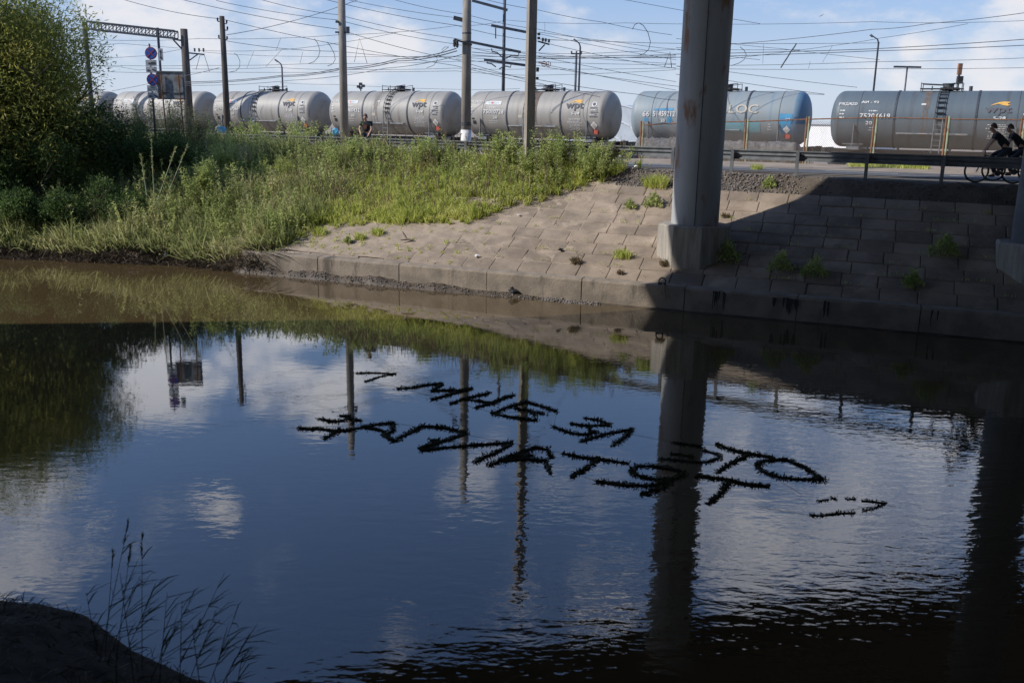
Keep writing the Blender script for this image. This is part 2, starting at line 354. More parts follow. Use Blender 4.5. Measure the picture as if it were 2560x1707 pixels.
def on_t(x, y, t):
    """photo pixel -> point of the upright plane at distance t behind the waterline"""
    r = ray(x, y); lo, hi = 5.0 / r[1], 300.0 / r[1]
    for _ in range(50):
        k = (lo + hi) / 2; q = r[:2] * k - P0
        if float(taui(q @ B, q @ A)) < t: lo = k
        else: hi = k
    return Vector(np.array([0, 0, CH]) + r * lo)
def s_of(p): return float((np.array([p[0], p[1]]) - P0) @ A)

ss = np.concatenate([np.arange(-75, -22, .8), np.arange(-22, 20, .16), np.arange(20, 75, .8)]); tt = np.concatenate([np.arange(-7, -1.2, .4), np.arange(-1.2, .5, .06), np.arange(.5, 8.4, .15)])
gs, gt = np.meshgrid(ss, tt, indexing='ij'); zz = zbank(gs, gt)
xy = P0 + gs[..., None] * A + tau(gt, gs)[..., None] * B
V = np.concatenate([xy, zz[..., None]], -1).reshape(-1, 3)
ns_, nt_ = gs.shape; ii = np.arange(ns_ * nt_).reshape(ns_, nt_)
Q = np.stack([ii[:-1, :-1], ii[1:, :-1], ii[1:, 1:], ii[:-1, 1:]], -1).reshape(-1, 4)
bank = mesh_np('bank', V, Q, None, 'soil', smooth=True, kind='structure'); bank.data.materials.append(M['mud'])
zc = V[Q].mean(1)[:, 2]; bank.data.polygons.foreach_set('material_index', (zc < .42).astype(np.int32))

# ground beyond the bank, out to the horizon (profile along t)
gp = [(8.2, 3.59), (13.6, 3.58), (15.2, 3.66), (17, 3.5), (21, 2.95), (26, 2.8), (48, 2.8), (400, 2.8), (4000, 2.8)]
m_ = MB()
for s0, s1 in ((-4000, -200), (-200, -60), (-60, 60), (60, 200), (200, 4000)):
    for (t0, z0), (t1, z1) in zip(gp[:-1], gp[1:]):
        m_.add([Wst(s0, t0, z0), Wst(s1, t0, z0), Wst(s1, t1, z1), Wst(s0, t1, z1)], [(0, 1, 2, 3)])
m_.build('ground', 'dust', kind='structure')
m_ = MB().add([Wst(-90, 8.45, 3.61), Wst(90, 8.45, 3.61), Wst(90, 11.2, 3.61), Wst(-90, 11.2, 3.61)], [(0, 1, 2, 3)]); m_.build('road', 'asphalt', kind='structure')
m_ = MB()
for i in range(-20, 20):
    m_.add([Wst(i * 4, 10.75, 3.614), Wst(i * 4 + 2.4, 10.75, 3.614), Wst(i * 4 + 2.4, 10.87, 3.614), Wst(i * 4, 10.87, 3.614)], [(0, 1, 2, 3)])
m_.build('lane_marking', 'paintline', kind='structure')

# slabs of the slope, one sheet
m_ = MB(); tw, g = .93, .009
def slab_pt(q, f, dz=0.0): return Wst(q, .36 + 6.14 * f, .70 + 2.38 * f + dz)
for r in range(9):
    off = random.uniform(0, tw)
    for k in range(60):
        s0 = -13.6 + off + k * tw - tw
        if s0 + tw < -13.7 or s0 > 30: continue
        f0, f1 = r / 9 + .0022, (r + 1) / 9 - .0022; lift = random.uniform(-.012, .006)
        sunk = random.uniform(-.025, 0) if random.random() < .10 else 0; tl = [lift * .6 + sunk + random.uniform(-.008, .008) for _ in range(4)]
        def quad(i_, j_, dz): return [slab_pt(s0 + g + i_, f0 + j_, dz + tl[0]), slab_pt(s0 + tw - g - i_, f0 + j_, dz + tl[1]), slab_pt(s0 + tw - g - i_, f1 - j_, dz + tl[2]), slab_pt(s0 + g + i_, f1 - j_, dz + tl[3])]
        ins_, edge, low = quad(.02, .004, 0), quad(0, 0, -.012), quad(0, 0, -.15)
        m_.add(ins_ + edge + low, [(0, 1, 2, 3)] + [(4 + i, 4 + (i + 1) % 4, (i + 1) % 4, i) for i in range(4)] + [(8 + i, 8 + (i + 1) % 4, 4 + (i + 1) % 4, 4 + i) for i in range(4)])
sa = Vector((*A, 0))
m_.build('slope_paving', 'slab', kind='structure')

S_ = np.arange(-13.4, -2.5, .09); T_ = np.arange(.45, 7.2, .09); gS, gT = np.meshgrid(S_, T_, indexing='ij')
cov = smooth(-gS + 1.1 * gT * .75, 6.5, 11.5) * .026 + lump(gS, gT, 1.4, 2) * .016 + lump(gS, gT, 3.3, 5) * .010 - .018
zS = np.interp(gT, [.35, 6.5, 7.5], [.70, 3.08, 3.5]) + cov
xy_ = P0 + gS[..., None] * A + tau(gT, gS)[..., None] * B; V_ = np.concatenate([xy_, zS[..., None]], -1).reshape(-1, 3); ii_ = np.arange(len(V_)).reshape(gS.shape)
mesh_np('sand_drift', V_, np.stack([ii_[:-1, :-1], ii_[1:, :-1], ii_[1:, 1:], ii_[:-1, 1:]], -1).reshape(-1, 4), None, mat('sand', (.36, .29, .22), .95, col2=(.27, .215, .165), scale=2.5, bump=.5, bscale=14), smooth=True, kind='stuff', label='pale sandy soil drifted over the left part of the slabs', cat='sand')
# kerb wall with joints, a thing of its own
m_ = MB(); s0 = -13.9; rs = random.Random(4)
while s0 < 40:
    w = 3.02; e = .012
    z1 = .685 + rs.uniform(-.006, .006); dt = rs.uniform(-.008, .008)
    prof = [(-.02 + dt, -1.2), (-.005 + dt, .62), (.03 + dt, z1), (.34, z1 + .015), (.34, -1.2)]
    n = 14; ring = []
    for i in range(n + 1):
        q = s0 + e + (w - 2 * e) * i / n
        ring.append([Wst(q, t + (rs.uniform(-.006, .006) if 0 < j < 3 else 0), z + (rs.uniform(-.008, .008) if 0 < j < 3 else 0)) for j, (t, z) in enumerate(prof)])
    vs = [p for r_ in ring for p in r_]; k = 5
    fs = [(i * k + j, (i + 1) * k + j, (i + 1) * k + (j + 1) % k, i * k + (j + 1) % k) for i in range(n) for j in range(k)]
    fs += [tuple(range(k)), tuple(n * k + j for j in range(k))[::-1]]
    m_.add(vs, fs); s0 += w
m_.build('kerb_wall', 'kerb', label='low grey concrete kerb wall along the water with dark joints', cat='wall')

# ------------------------------------------------------------------ water
wm = bpy.data.materials.new('river_water'); wm.use_nodes = True; t = wm.node_tree; b = t.nodes['Principled BSDF']
b.inputs['Base Color'].default_value = (.080, .055, .026, 1); b.inputs['Roughness'].default_value = .012; b.inputs['IOR'].default_value = 1.85
g = N(t, 'ShaderNodeTexCoord')
def wnoise(scale, st, det, rot=0, dist=0.0):
    mpn = N(t, 'ShaderNodeMapping'); mpn.inputs['Scale'].default_value = st; mpn.inputs['Rotation'].default_value = (0, 0, rot)
    t.links.new(g.outputs['Object'], mpn.inputs[0])
    n = N(t, 'ShaderNodeTexNoise'); n.inputs['Scale'].default_value = scale; n.inputs['Detail'].default_value = det; n.inputs['Distortion'].default_value = dist
    t.links.new(mpn.outputs[0], n.inputs['Vector']); return n.outputs[0]
n1 = wnoise(2.2, (1, 2.4, 1), 2, .12, .4); n2 = wnoise(6.5, (1, 2.0, 1), 2, .2, .3); n3 = wnoise(.22, (1, 1, 1), 2)
sx = N(t, 'ShaderNodeSeparateXYZ'); t.links.new(g.outputs['Object'], sx.inputs[0])
def mathn(op, a, b_):
    n = N(t, 'ShaderNodeMath', operation=op)
    for i, v in enumerate((a, b_)):
        if isinstance(v, (int, float)): n.inputs[i].default_value = v
        else: t.links.new(v, n.inputs[i])
    return n.outputs[0]
def rng_(v, a, b_, c, d):
    n = N(t, 'ShaderNodeMapRange', interpolation_type='SMOOTHSTEP')
    for i, q in enumerate((a, b_, c, d)): n.inputs[i + 1].default_value = q
    t.links.new(v, n.inputs[0]); return n.outputs[0]
breeze = mathn('MULTIPLY', rng_(sx.outputs[0], -4.5, 4.0, .45, 1.25), mathn('MULTIPLY', rng_(sx.outputs[1], 9, 17, 1.1, .36), rng_(sx.outputs[1], 18, 25, 1.0, .30)))     # wind ripples reach the sheltered left less
breeze = mathn('MULTIPLY', breeze, rng_(n3, .3, .65, .55, 1.15))
hgt = mathn('ADD', mathn('MULTIPLY', n1, .0042), mathn('MULTIPLY', n2, .0014))
hgt = mathn('MULTIPLY', hgt, breeze)
bp = N(t, 'ShaderNodeBump'); bp.inputs['Strength'].default_value = 1.0; bp.inputs['Distance'].default_value = 1.0
t.links.new(hgt, bp.inputs['Height']); t.links.new(bp.outputs[0], b.inputs['Normal'])
me = bpy.data.meshes.new('water'); me.from_pydata([(-160, -30, 0), (160, -30, 0), (160, 130, 0), (-160, 130, 0)], [], [(0, 1, 2, 3)]); me.materials.append(wm)
link('water', me, kind='structure')

# near bank under the camera
sh = [(-60, 22), (-20, 14.5), (-9, 9.8)] + [tuple(at_z(x, y, 0))[:2] for x, y in ((0, 1500), (120, 1512), (215, 1535), (330, 1622), (480, 1692), (640, 1740))] + [(.5, 5.2), (4, 4.2), (20, 3), (60, 2)]
shx, shy = np.array([p[0] for p in sh]), np.array([p[1] for p in sh])
o_ = np.argsort(shx); shx, shy = shx[o_], shy[o_]
gx, gd = np.meshgrid(np.concatenate([np.arange(-60, -9, 1.5), np.arange(-9, 1, .07), np.arange(1, 60, 2)]), np.concatenate([np.arange(-.6, 2.5, .06), np.arange(2.5, 30, 1.0)]), indexing='ij')
gy = np.interp(gx, shx, shy) - gd
gz = np.minimum(np.interp(gd, [-.6, 0, .15, 7, 30], [-.5, -.01, .10, 3.2, 3.35]), 3.35) + (lump(gx, gy, 2.4) * .05 + lump(gx, gy, 6) * .02) * smooth(gd, 0, .3)
V = np.stack([gx, gy, gz], -1).reshape(-1, 3); a_, b_ = gx.shape; ii = np.arange(a_ * b_).reshape(a_, b_)
Q = np.stack([ii[:-1, :-1], ii[:-1, 1:], ii[1:, 1:], ii[1:, :-1]], -1).reshape(-1, 4)
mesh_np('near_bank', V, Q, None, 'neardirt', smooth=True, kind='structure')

n = 2600; gx_ = rng.uniform(-8, -.8, n); gd_ = rng.uniform(.02, 2.2, n) ** 1.0; gy_ = np.interp(gx_, shx, shy) - gd_
gz_ = np.interp(gd_, [-.6, 0, .15, 7, 30], [-.5, -.01, .10, 3.2, 3.35]); NB_P = np.stack([gx_, gy_, gz_ + .02], 1)
# ------------------------------------------------------------------ bridge: two columns and the deck overhead
HD = 12.0
EDGE = [(-150, -2), (-60, 14.0), (-40, 17.3), (-26, 19.4), (-16.6, 20.9), (-12.5, 22.7), (-11.3, 23.4), (-7.6, 25.0), (-6, 25.5), (-3.4, 26.5), (-.8, 27.4), (4.7, 29.2), (11, 31.2), (19, 33.1), (40, 37.5), (150, 60)]
ex, ey = np.array(EDGE).T
DX = np.concatenate([np.arange(-150, -40, 10), np.arange(-40, 40, .8), np.arange(40, 151, 10)])
DY = np.interp(DX, ex, ey); ker = np.exp(-(np.arange(-4, 5) / 1.6) ** 2); ker /= ker.sum(); DYs = np.convolve(np.pad(DY, 4, 'edge'), ker, 'valid'); DYs[:8], DYs[-8:] = DY[:8], DY[-8:]
deck = empty('bridge_deck', (0, 20, HD), 'wide curving concrete bridge deck overhead, seen as a dark mirror image in the water', 'bridge')
def deck_strip(name, d0, d1, z0, z1):
    m = MB(); k = len(DX); v = []
    for x, y in zip(DX, DYs): v += [(x, y - d1 - 20, z0), (x, y - d0 - 20, z0), (x, y - d0 - 20, z1), (x, y - d1 - 20, z1)]
    m.add(v, [(i * 4 + j, i * 4 + 4 + j, i * 4 + 4 + (j + 1) % 4, i * 4 + (j + 1) % 4) for i in range(k - 1) for j in range(4)] + [(0, 1, 2, 3), tuple((k - 1) * 4 + j for j in (3, 2, 1, 0))])
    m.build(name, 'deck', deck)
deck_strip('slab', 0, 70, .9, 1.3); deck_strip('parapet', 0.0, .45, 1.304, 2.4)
for d in (.05, 7, 14, 21, 28, 36): deck_strip('girder', d, d + .6, 0, .897)

M['column_dark'] = mat('shaded_column_paint', (.13, .135, .14), .7, col2=(.09, .095, .10), scale=1.2)  # darker copy of the column paint, deep shade put into its colour
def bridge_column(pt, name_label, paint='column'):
    e = empty('bridge_column', pt, name_label, 'bridge column', 'bridge columns on the paved bank')
    zped = 2.26 - pt[2]
    oct_ = [(1.075 * math.cos(math.radians(248 + 22.5 + 45 * i)), 1.075 * math.sin(math.radians(248 + 22.5 + 45 * i))) for i in range(8)]
    m = MB(); m.prism(oct_, -1.1, zped - .05); ins = [(x * .965, y * .965) for x, y in oct_]
    v = [(x, y, zped - .05) for x, y in oct_] + [(x, y, zped) for x, y in ins]
    m.add(v, [(i, (i + 1) % 8, 8 + (i + 1) % 8, 8 + i) for i in range(8)] + [tuple(range(8, 16))])
    m.build('pedestal', 'concrete', e)
    m = MB(); n = 40; R_ = .69
    ring = lambda z: [(R_ * math.cos(2 * PI * i / n), R_ * math.sin(2 * PI * i / n), z) for i in range(n)]
    zs = [zped + .002, 4, 8, HD - pt[2] - .002]
    vs = [p for z in zs for p in ring(z)]
    m.add(vs, [(k * n + i, k * n + (i + 1) % n, (k + 1) * n + (i + 1) % n, (k + 1) * n + i) for k in range(len(zs) - 1) for i in range(n)])
    c = m.build('shaft', paint, e, smooth=True)
    a = math.radians(259); m = MB(); m.box((R_ * math.cos(a), R_ * math.sin(a), (zped + HD - pt[2]) / 2), (.018, .022, HD - pt[2] - zped), Matrix.Rotation(a, 3, 'Z')); m.build('weld_seam', 'steel', c)
    return e
pc = Vector((5.33, 27.12, 1.22))
col1 = bridge_column(pc, 'tall round grey steel column with a rust-streaked side on an octagonal concrete pedestal in part sun')
q2 = Vector((13.75, 23.9, 1.2))
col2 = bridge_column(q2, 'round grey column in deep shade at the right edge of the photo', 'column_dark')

# ------------------------------------------------------------------ guardrail
gr = empty('guardrail', Wst(0, 7.8, 3.5), 'long steel crash barrier beside the road above the paved slope', 'guardrail')
gp0 = Wst(0, 7.8, 3.5)
prof = [(0, -.16), (.0, -.12), (.07, -.09), (.07, -.04), (.0, 0), (.07, .04), (.07, .09), (0, .12), (0, .16)]
zr = 4.20 - 3.5 + .0
m_ = MB(); sts = np.arange(-34, 42, 2.0)
vs = []
for q in sts:
    for (dt, dz) in prof: vs.append(Wst(q, 7.86 + dt, 3.5 + zr + dz) - gp0)
    for (dt, dz) in prof[::-1]: vs.append(Wst(q, 7.852 + dt, 3.5 + zr + dz) - gp0)
k = 18
m_.add(vs, [(i * k + j, (i + 1) * k + j, (i + 1) * k + (j + 1) % k, i * k + (j + 1) % k) for i in range(len(sts) - 1) for j in range(k)])
m_.build('beam', 'galv', gr)
posts = [s_of(on_t(x, 420, 7.75)) for x in (1165, 1531, 1681, 1829, 1992, 2166, 2357)]
posts = [posts[0] - 2.45 * i for i in (6, 5, 4, 3, 2, 1)] + [posts[0]] + [posts[0] + (posts[1] - posts[0]) * f for f in (1 / 3, 2 / 3)] + posts[1:] + [posts[-1] + 2.3 * i for i in (1, 2, 3)]
ang = math.atan2(A[1], A[0])
for q in posts:
    m = MB(); rz = Matrix.Rotation(ang, 3, 'Z')
    zb_ = 3.3
    c = Wst(q, 7.72, 0) - gp0; c.z = 0
    hh = (3.5 + zr + .15) - zb_; zm = (zb_ + 3.5 + zr + .15) / 2 - 3.5
    m.box(c + Vector((0, 0, zm)), (.10, .10, hh), rz)
    m.box(c + Vector((*(B * .075), zr)), (.08, .06, .22), rz)
    m.build('post', 'galv', gr)

# ------------------------------------------------------------------ fence with rusty frame and diamond mesh
fpx = [(1606, 303), (1738, 300), (1869, 298), (2021, 292), (2190, 287), (2372, 291), (2560, 293), (2760, 296)]
FT = 15.8
fp = [on_t(x, y, FT) for x, y in fpx]
fz = 3.62
fe = empty('mesh_fence', Vector((fp[0].x, fp[0].y, fz)), 'rusty diamond mesh fence on flaking pale green posts in front of the wagons', 'fence')
o_ = Vector(fe.location)
for i, p in enumerate(fp):
    m = MB(); h = p.z - fz
    lean = Vector((.02 * math.sin(i * 2.1), 0, 0))
    q = Vector((p.x, p.y, fz)) - o_
    for dx in (-.05, .05): m.tube([q + sa * dx - Vector((0, 0, .3)), q + sa * dx + lean + Vector((0, 0, h))], .038, 6, mi=0 if dx < 0 else 1)
    m.build('post', ['rust', 'paleg'], fe)
m = MB(); bars = []
for i, p in enumerate(fp):
    bars.append(Vector((p.x, p.y, p.z - .11 - (.06 if i == 0 else 0))) - o_)
m.tube(bars, .026, 6); m.build('top_rail', 'rust', fe)
m = MB()
for i in range(len(fp) - 1):
    a0, a1 = Vector((fp[i].x, fp[i].y, 0)), Vector((fp[i + 1].x, fp[i + 1].y, 0)); ln = (a1 - a0).length; d = (a1 - a0) / ln
    h = min(fp[i].z, fp[i + 1].z) - .18 - fz; st = .085
    for k in range(int((ln + h) / st)):
        for sg in (0, 1):
            x0 = k * st - h; lo = max(0, -x0); hi_ = min(h, ln - x0)
            if hi_ - lo < .05: continue
            pa, pb = (x0 + lo, lo), (x0 + hi_, hi_)
            if sg: pa, pb = (ln - pa[0], pa[1]), (ln - pb[0], pb[1])
            m.tube([a0 + d * pa[0] + Vector((0, 0, fz + pa[1])) - o_, a0 + d * pb[0] + Vector((0, 0, fz + pb[1])) - o_], .0045, 3, False)
m.build('mesh', 'chain', fe)

# ------------------------------------------------------------------ tank wagons
T4 = np.array([1.7548, 62.9185, 5.671]); TA = -.50403; TL, TR = 10.74, 1.534
ta = Vector((math.cos(TA), math.sin(TA), 0)); tn = Vector((ta.y, -ta.x, 0))
RAILZ = 2.98
def text_pts(body, size, bold=0.0, shear=0.0):
    cu = bpy.data.curves.new('txt', 'FONT'); cu.body = body; cu.size = size; cu.offset = bold; cu.shear = shear; cu.resolution_u = 2
    ob = bpy.data.objects.new('txt', cu); COL.objects.link(ob); dg = bpy.context.evaluated_depsgraph_get()
    me = bpy.data.meshes.new_from_object(ob.evaluated_get(dg))
    v = [tuple(p.co)[:2] for p in me.vertices]; f = [tuple(p.vertices) for p in me.polygons]
    bpy.data.objects.remove(ob); bpy.data.curves.remove(cu); bpy.data.meshes.remove(me)
    return v, f
class Wrap(MB):
    """flat shapes laid on the near side of the tank: x along the tank, h = arc height"""
    def __init__(s): s.groups = {}; s.g('lettering')
    def g(s, name):
        s.cur = s.groups.setdefault(name, MB()); return s
    def put(s, v, f, mi=0, lift=.02):
        s.cur.add([(x, -(TR + lift) * math.cos(h / TR), (TR + lift) * math.sin(h / TR)) for x, h in v], f, mi); return s
    def text(s, body, x, h, width=None, height=.3, bold=.012, mi=0, lift=.03, shear=0):
        v, f = text_pts(body, 1.0, 0, shear); v = np.array(v); v0 = v.min(0); v1 = v.max(0); sz = v1 - v0
        ky = height / sz[1]; kx = (width / sz[0]) if width else ky
        s.put([((p[0] - v0[0]) * kx + x, (p[1] - v0[1]) * ky + h) for p in v], f, mi, lift)
        if bold:
            for dx, dy in ((bold, 0), (0, bold), (bold, bold)):
                s.put([((p[0] - v0[0]) * kx + x + dx, (p[1] - v0[1]) * ky + h + dy) for p in v], f, mi, lift + .0015 * (1 + dx / max(bold, 1e-6) + 2 * dy / max(bold, 1e-6)))
        return s
    def rect(s, x0, h0, x1, h1, mi=0, lift=.016):
        n = max(1, int(abs(h1 - h0) / .12)); v = []
        for i in range(n + 1):
            h = h0 + (h1 - h0) * i / n; v += [(x0, h), (x1, h)]
        return s.put(v, [(2 * i, 2 * i + 1, 2 * i + 3, 2 * i + 2) for i in range(n)], mi, lift)
    def poly(s, pts, mi=0, lift=.02): return s.put(pts, [tuple(range(len(pts)))], mi, lift)
    def lines(s, x0, x1, h0, h1, rows, seed, mi=0, th=.05, ragged=.25):
        r = random.Random(seed)
        for i in range(rows):
            h = h1 - (h1 - h0) * i / max(1, rows - 1); a_ = x0 + (x1 - x0) * r.uniform(0, ragged); e = x1 - (x1 - x0) * r.uniform(0, ragged)
            x = a_
            while x < e:
                w = r.uniform(.06, .2); s.rect(x, h, min(x + w, e), h + th, mi); x += w + .035
        return s

def swoosh(w, x, h, k=1.0, mi=0):
    p = [(0, 0), (.18, .13), (.42, .24), (.66, .29), (.92, .27), (.98, .24), (.86, .17), (1.0, .10), (.86, .06), (.66, .09), (.42, .14), (.2, .08)]
    # two lobes, each convex enough to fill cleanly
    w.poly([(x + k * a_, h + k * b_) for a_, b_ in [(0, 0), (.2, .08), (.42, .14), (.66, .17), (.86, .17), (.98, .24), (.92, .27), (.66, .29), (.42, .24), (.18, .13)]], mi)
    w.poly([(x + k * a_, h + k * b_) for a_, b_ in [(.42, .135), (.62, .06), (.85, .02), (1.0, .08), (.84, .12), (.86, .165), (.66, .165)]], mi)
    return w

def tank_wagon(i, paint, cap, label, number, style):
    C0 = Vector(T4) + ta * 12.02 * i
    e = empty('tank_wagon', (C0.x, C0.y, RAILZ), label, 'tank wagon', 'tank wagons of the waiting train', (0, 0, TA))
    zc = C0.z - RAILZ
    # barrel
    prof = []; cap_d = .62; Lh = TL / 2
    for k in range(9):
        a_ = PI / 2 * k / 8; prof.append((-(Lh - cap_d) - cap_d * math.cos(a_), TR * (math.sin(a_)) ** .62))
    prof += [(-3.76, TR), (-1.94, TR), (0, TR), (1.94, TR), (3.76, TR)]
    prof += [(-x, r) for x, r in prof[:9][::-1]]
    n = 64; vs = []; fs = []; mi = []
    for x, r in prof:
        for j in range(n):
            a_ = 2 * PI * j / n; vs.append((x, max(r, .001) * math.cos(a_), zc + max(r, .001) * math.sin(a_)))
    for k in range(len(prof) - 1):
        for j in range(n):
            fs.append((k * n + j, k * n + (j + 1) % n, (k + 1) * n + (j + 1) % n, (k + 1) * n + j)); mi.append(1 if (cap and k >= len(prof) - 9) else 0)
    m = MB(); m.add(vs, fs); m.mi = mi
    m.v = [(x, -y, z) for x, y, z in m.v]
    tank = m.build('tank', [paint, cap or paint], e, smooth=True)
    # straps and weld seams round the barrel
    def ringmb(x, w, th):
        mm = MB(); vv = []
        for j in range(49):
            a_ = 2 * PI * j / 48
            for (dx, rr) in ((-w / 2, TR), (-w / 2, TR + th), (w / 2, TR + th), (w / 2, TR)):
                vv.append((x + dx, -rr * math.cos(a_), zc + rr * math.sin(a_)))
        mm.add(vv, [(j * 4 + q, j * 4 + 4 + q, j * 4 + 5 + q, j * 4 + 1 + q) for j in range(48) for q in range(3)]); return mm
    for x in (-1.92, 2.04): ringmb(x, .10, .03).build('strap', 'steel', e, smooth=False)
    for x in (-3.76, 3.95): ringmb(x, .03, .008).build('weld_seam', 'steel', tank)
    # hatch platform
    zt = zc + TR; m = MB()
    m.box((.15, 0, zt + .10), (2.1, 1.0, .04)); m.box((.55, 0, zt + .10), (.9, .9, .12))
    for x in (-.85, 1.15):
        for y in (-.48, .48): m.tube([(x, y, zt - .04), (x, y, zt + .42)], .022, 5)
    for y in (-.48, .48): m.tube([(-.85, y, zt + .36), (.2, y, zt + .30), (1.15, y, zt + .42)], .022, 5)
    for x in (-.3, .3, .7): m.box((x, -.48, zt + .12), (.05, .07, .22))
    m.build('hatch_platform', 'black', e)
    m = MB(); m.tube([(.45, 0, zt), (.45, 0, zt + .34)], .28, 14); m.tube([(.45, 0, zt + .34), (.45, 0, zt + .38)], .31, 14); m.build('hatch', 'steel', e); MB().tube([(1.55, 0, zt - .02), (1.55, 0, zt + .24)], .09, 8).build('valve', 'steel', e)
    # side ladder curved over the barrel, then straight down
    lx = style.get('ladder', -.15); m = MB()
    for dx in (-.2, .2):
        m.tube([(lx + dx, -(TR + .09) * math.cos(a_), zc + (TR + .09) * math.sin(a_)) for a_ in np.linspace(0, PI / 2 - .12, 10)] , .02, 5)
        m.tube([(lx + dx, -(TR + .09), zc + .02), (lx + dx, -(TR + .1), zc - 1.75)], .035, 5, mi=1)
    for a_ in np.linspace(.04, PI / 2 - .2, 8): m.box((lx, -(TR + .09) * math.cos(a_), zc + (TR + .09) * math.sin(a_)), (.42, .13, .035))
    for z in np.linspace(-.25, -1.6, 6): m.box((lx, -(TR + .1), zc + z), (.4, .04, .03), mi=1)
    m.build('ladder', ['black', 'galv'], e)
    m = MB(); m.box((0, -(TR * .93), zc - .73), (3.5, .30, .05)); m.box((0, -(TR * .93) + .12, zc - .78), (3.5, .05, .05)); m.build('walkway', 'panel', e)
    # red valve box and saddle brackets
    m = MB(); m.box((4.45, -1.16, zc - .98), (.34, .22, .36)); m.box((4.45, -1.16, zc - .78), (.4, .28, .05)); m.build('valve_box', 'red', e)
    for x in (-3.95, 3.95):
        m = MB(); m.beam((x, -TR * .99, zc - .32), (x, -TR * .99, zc - 1.55), .12, .05); m.box((x, 0, zc - 1.5), (.7, 2.4, .34)); m.box((x, -1.25, zc - 1.36), (1.1, .1, .05)); m.build('saddle', 'galv', e)
    # underframe, couplers, bogies
    m = MB(); m.box((0, 0, zc - 1.78), (11.2, .5, .3)); 
    for x in (-5.5, 5.5): m.box((x, 0, zc - 1.76), (.2, 2.7, .34))
    for y in (-1.3, 1.3): m.beam((-5.5, y, zc - 1.7), (-3.6, y * .4, zc - 1.75), .1, .14); m.beam((5.5, y, zc - 1.7), (3.6, y * .4, zc - 1.75), .1, .14)
    m.build('underframe', 'black', e)
    for sg in (-1, 1):
        m = MB(); m.box((sg * 5.75, 0, zc - 1.72), (.5, .22, .24)); m.box((sg * 5.97, 0, zc - 1.72), (.22, .34, .36)); m.build('coupler', 'black', e)
        m = MB(); bx = sg * 3.95
        for y in (-1.05, 1.05):
            m.beam((bx - 1.2, y, .52), (bx - .5, y, .72), .14, .2); m.beam((bx + 1.2, y, .52), (bx + .5, y, .72), .14, .2); m.box((bx, y, .56), (1.1, .16, .42))
        m.box((bx, 0, .62), (.4, 2.2, .26)); bog = m.build('bogie', 'black', e)
        for dx in (-.925, .925):
            m = MB(); m.tube([(bx + dx, -1.2, .475), (bx + dx, 1.2, .475)], .08, 8)
            for y in (-.79, .79): m.tube([(bx + dx, y - .065, .475), (bx + dx, y + .065, .475)], .475, 24)
            m.build('wheelset', 'steel', bog)
    # markings on the near side
    w = Wrap(); st = style.get('marks', 'grey'); col = ['white', 'grey_letter', 'orange', 'signred', 'bluepatch', 'tealpatch', 'faintletter', 'black', 'dust']
    circ = lambda x, h, r, n=20: [(x + r * math.cos(q), h + r * math.sin(q)) for q in np.linspace(0, 2 * PI, n)[:-1]]
    if st in ('grey', 'dark', 'beige'):
        w.g('owner_code').text('РЖД/RZD', -4.85, .70, .95, .19)
        [w.g('small_notice %d' % q).lines(-4.78, -4.45, .02 + .19 * q, .02 + .19 * q, 1, i + 5 + q, th=.07) for q in range(3)]
        w.g('wagon_number').text(number, -3.68, .02, 1.55, .25)
        w.g('number_heading').lines(-3.45, -2.6, .40, .40, 1, i, th=.06)
        [w.g('lower_notice %d' % q).lines(-3.3, -2.6, -.62 + .14 * q, -.62 + .14 * q, 1, i + 3 + q, th=.03) for q in range(2)]
        w.g('country_code').text('20', -2.95 if st != 'dark' else -3.35, -.30, .34, .17)
        w.g('notice_text').lines(2.55, 3.65, -.98, -.24, 9, i + 11, th=.035)
        w.g('class_code').text('5-28', 2.85, .03, .56, .15)
        swoosh(w.g('emblem'), 2.62, .74, .95, 2)
        w.g('owner_name').text('wpt', 2.42, .26, 1.2, .50 if st != 'dark' else .4, mi=1, bold=.03)
        w.g('round_mark').poly(circ(4.38, .70, .17), 0); w.poly(circ(4.38, .70, .11), 1, .024)
        w.g('stencil_notice').lines(4.12, 4.72, -.12, .42, 5, i + 21, 1, th=.07, ragged=.2); w.lines(4.1, 4.6, .0, .3, 2, i + 22, 0, th=.05)
        w.g('hazard_placard').poly([(4.18, -.62), (4.42, -.36), (4.66, -.62), (4.42, -.88)], 0, .045); w.poly([(4.27, -.62), (4.42, -.46), (4.57, -.62), (4.42, -.78)], 6, .052)
        w.g('short_mark').rect(-.65, .78, -.42, .87)
        if st != 'dark':
            w.g('name_panel').rect(-3.62, .62, -2.4, .88, 0); w.lines(-3.5, -2.55, .70, .70, 1, i + 2, 5, th=.1, ragged=.03); w.poly(circ(-3.1, .75, .08, 12), 3, .03)
            w.g('pale_label').rect(-1.02, -.22, -.72, -.02, 6); w.g('dark_patch').rect(-4.55, -.68, -4.3, -.44, 7); w.g('small_dark_patch').rect(-4.6, -.36, -4.4, -.26, 7)
        else: w.g('cargo_name').text('АИ - 92', -3.7, .86, .9, .14)
        if st == 'beige': w.g('orange_patch').rect(4.05, -.1, 4.72, .42, 8)
    else:
        w.g('country_code').text('66', -4.32, -.03, .42, .30); w.g('wagon_number').text('51459212', -3.64, -.02, 1.38, .30); w.g('axle_code').text('20', -3.14, -.34, .25, .18)
        for x0, h0, x1, h1 in ((-3.6, .33, -3.3, .45), (-3.22, .33, -2.85, .48), (-2.8, .34, -2.4, .5), (-2.75, -.5, -2.5, .05), (-4.2, -.3, -3.95, -.1)): w.groups['blue_patch %.2f' % x0] = w.cur = MB(); w.rect(x0, h0, x1, h1, 4, .012)
        w.g('teal_patch').rect(-.2, -.9, 2.9, -.28, 5, .012)
        w.g('blue_patch').rect(3.99, -.95, 4.72, .22, 4, .012)
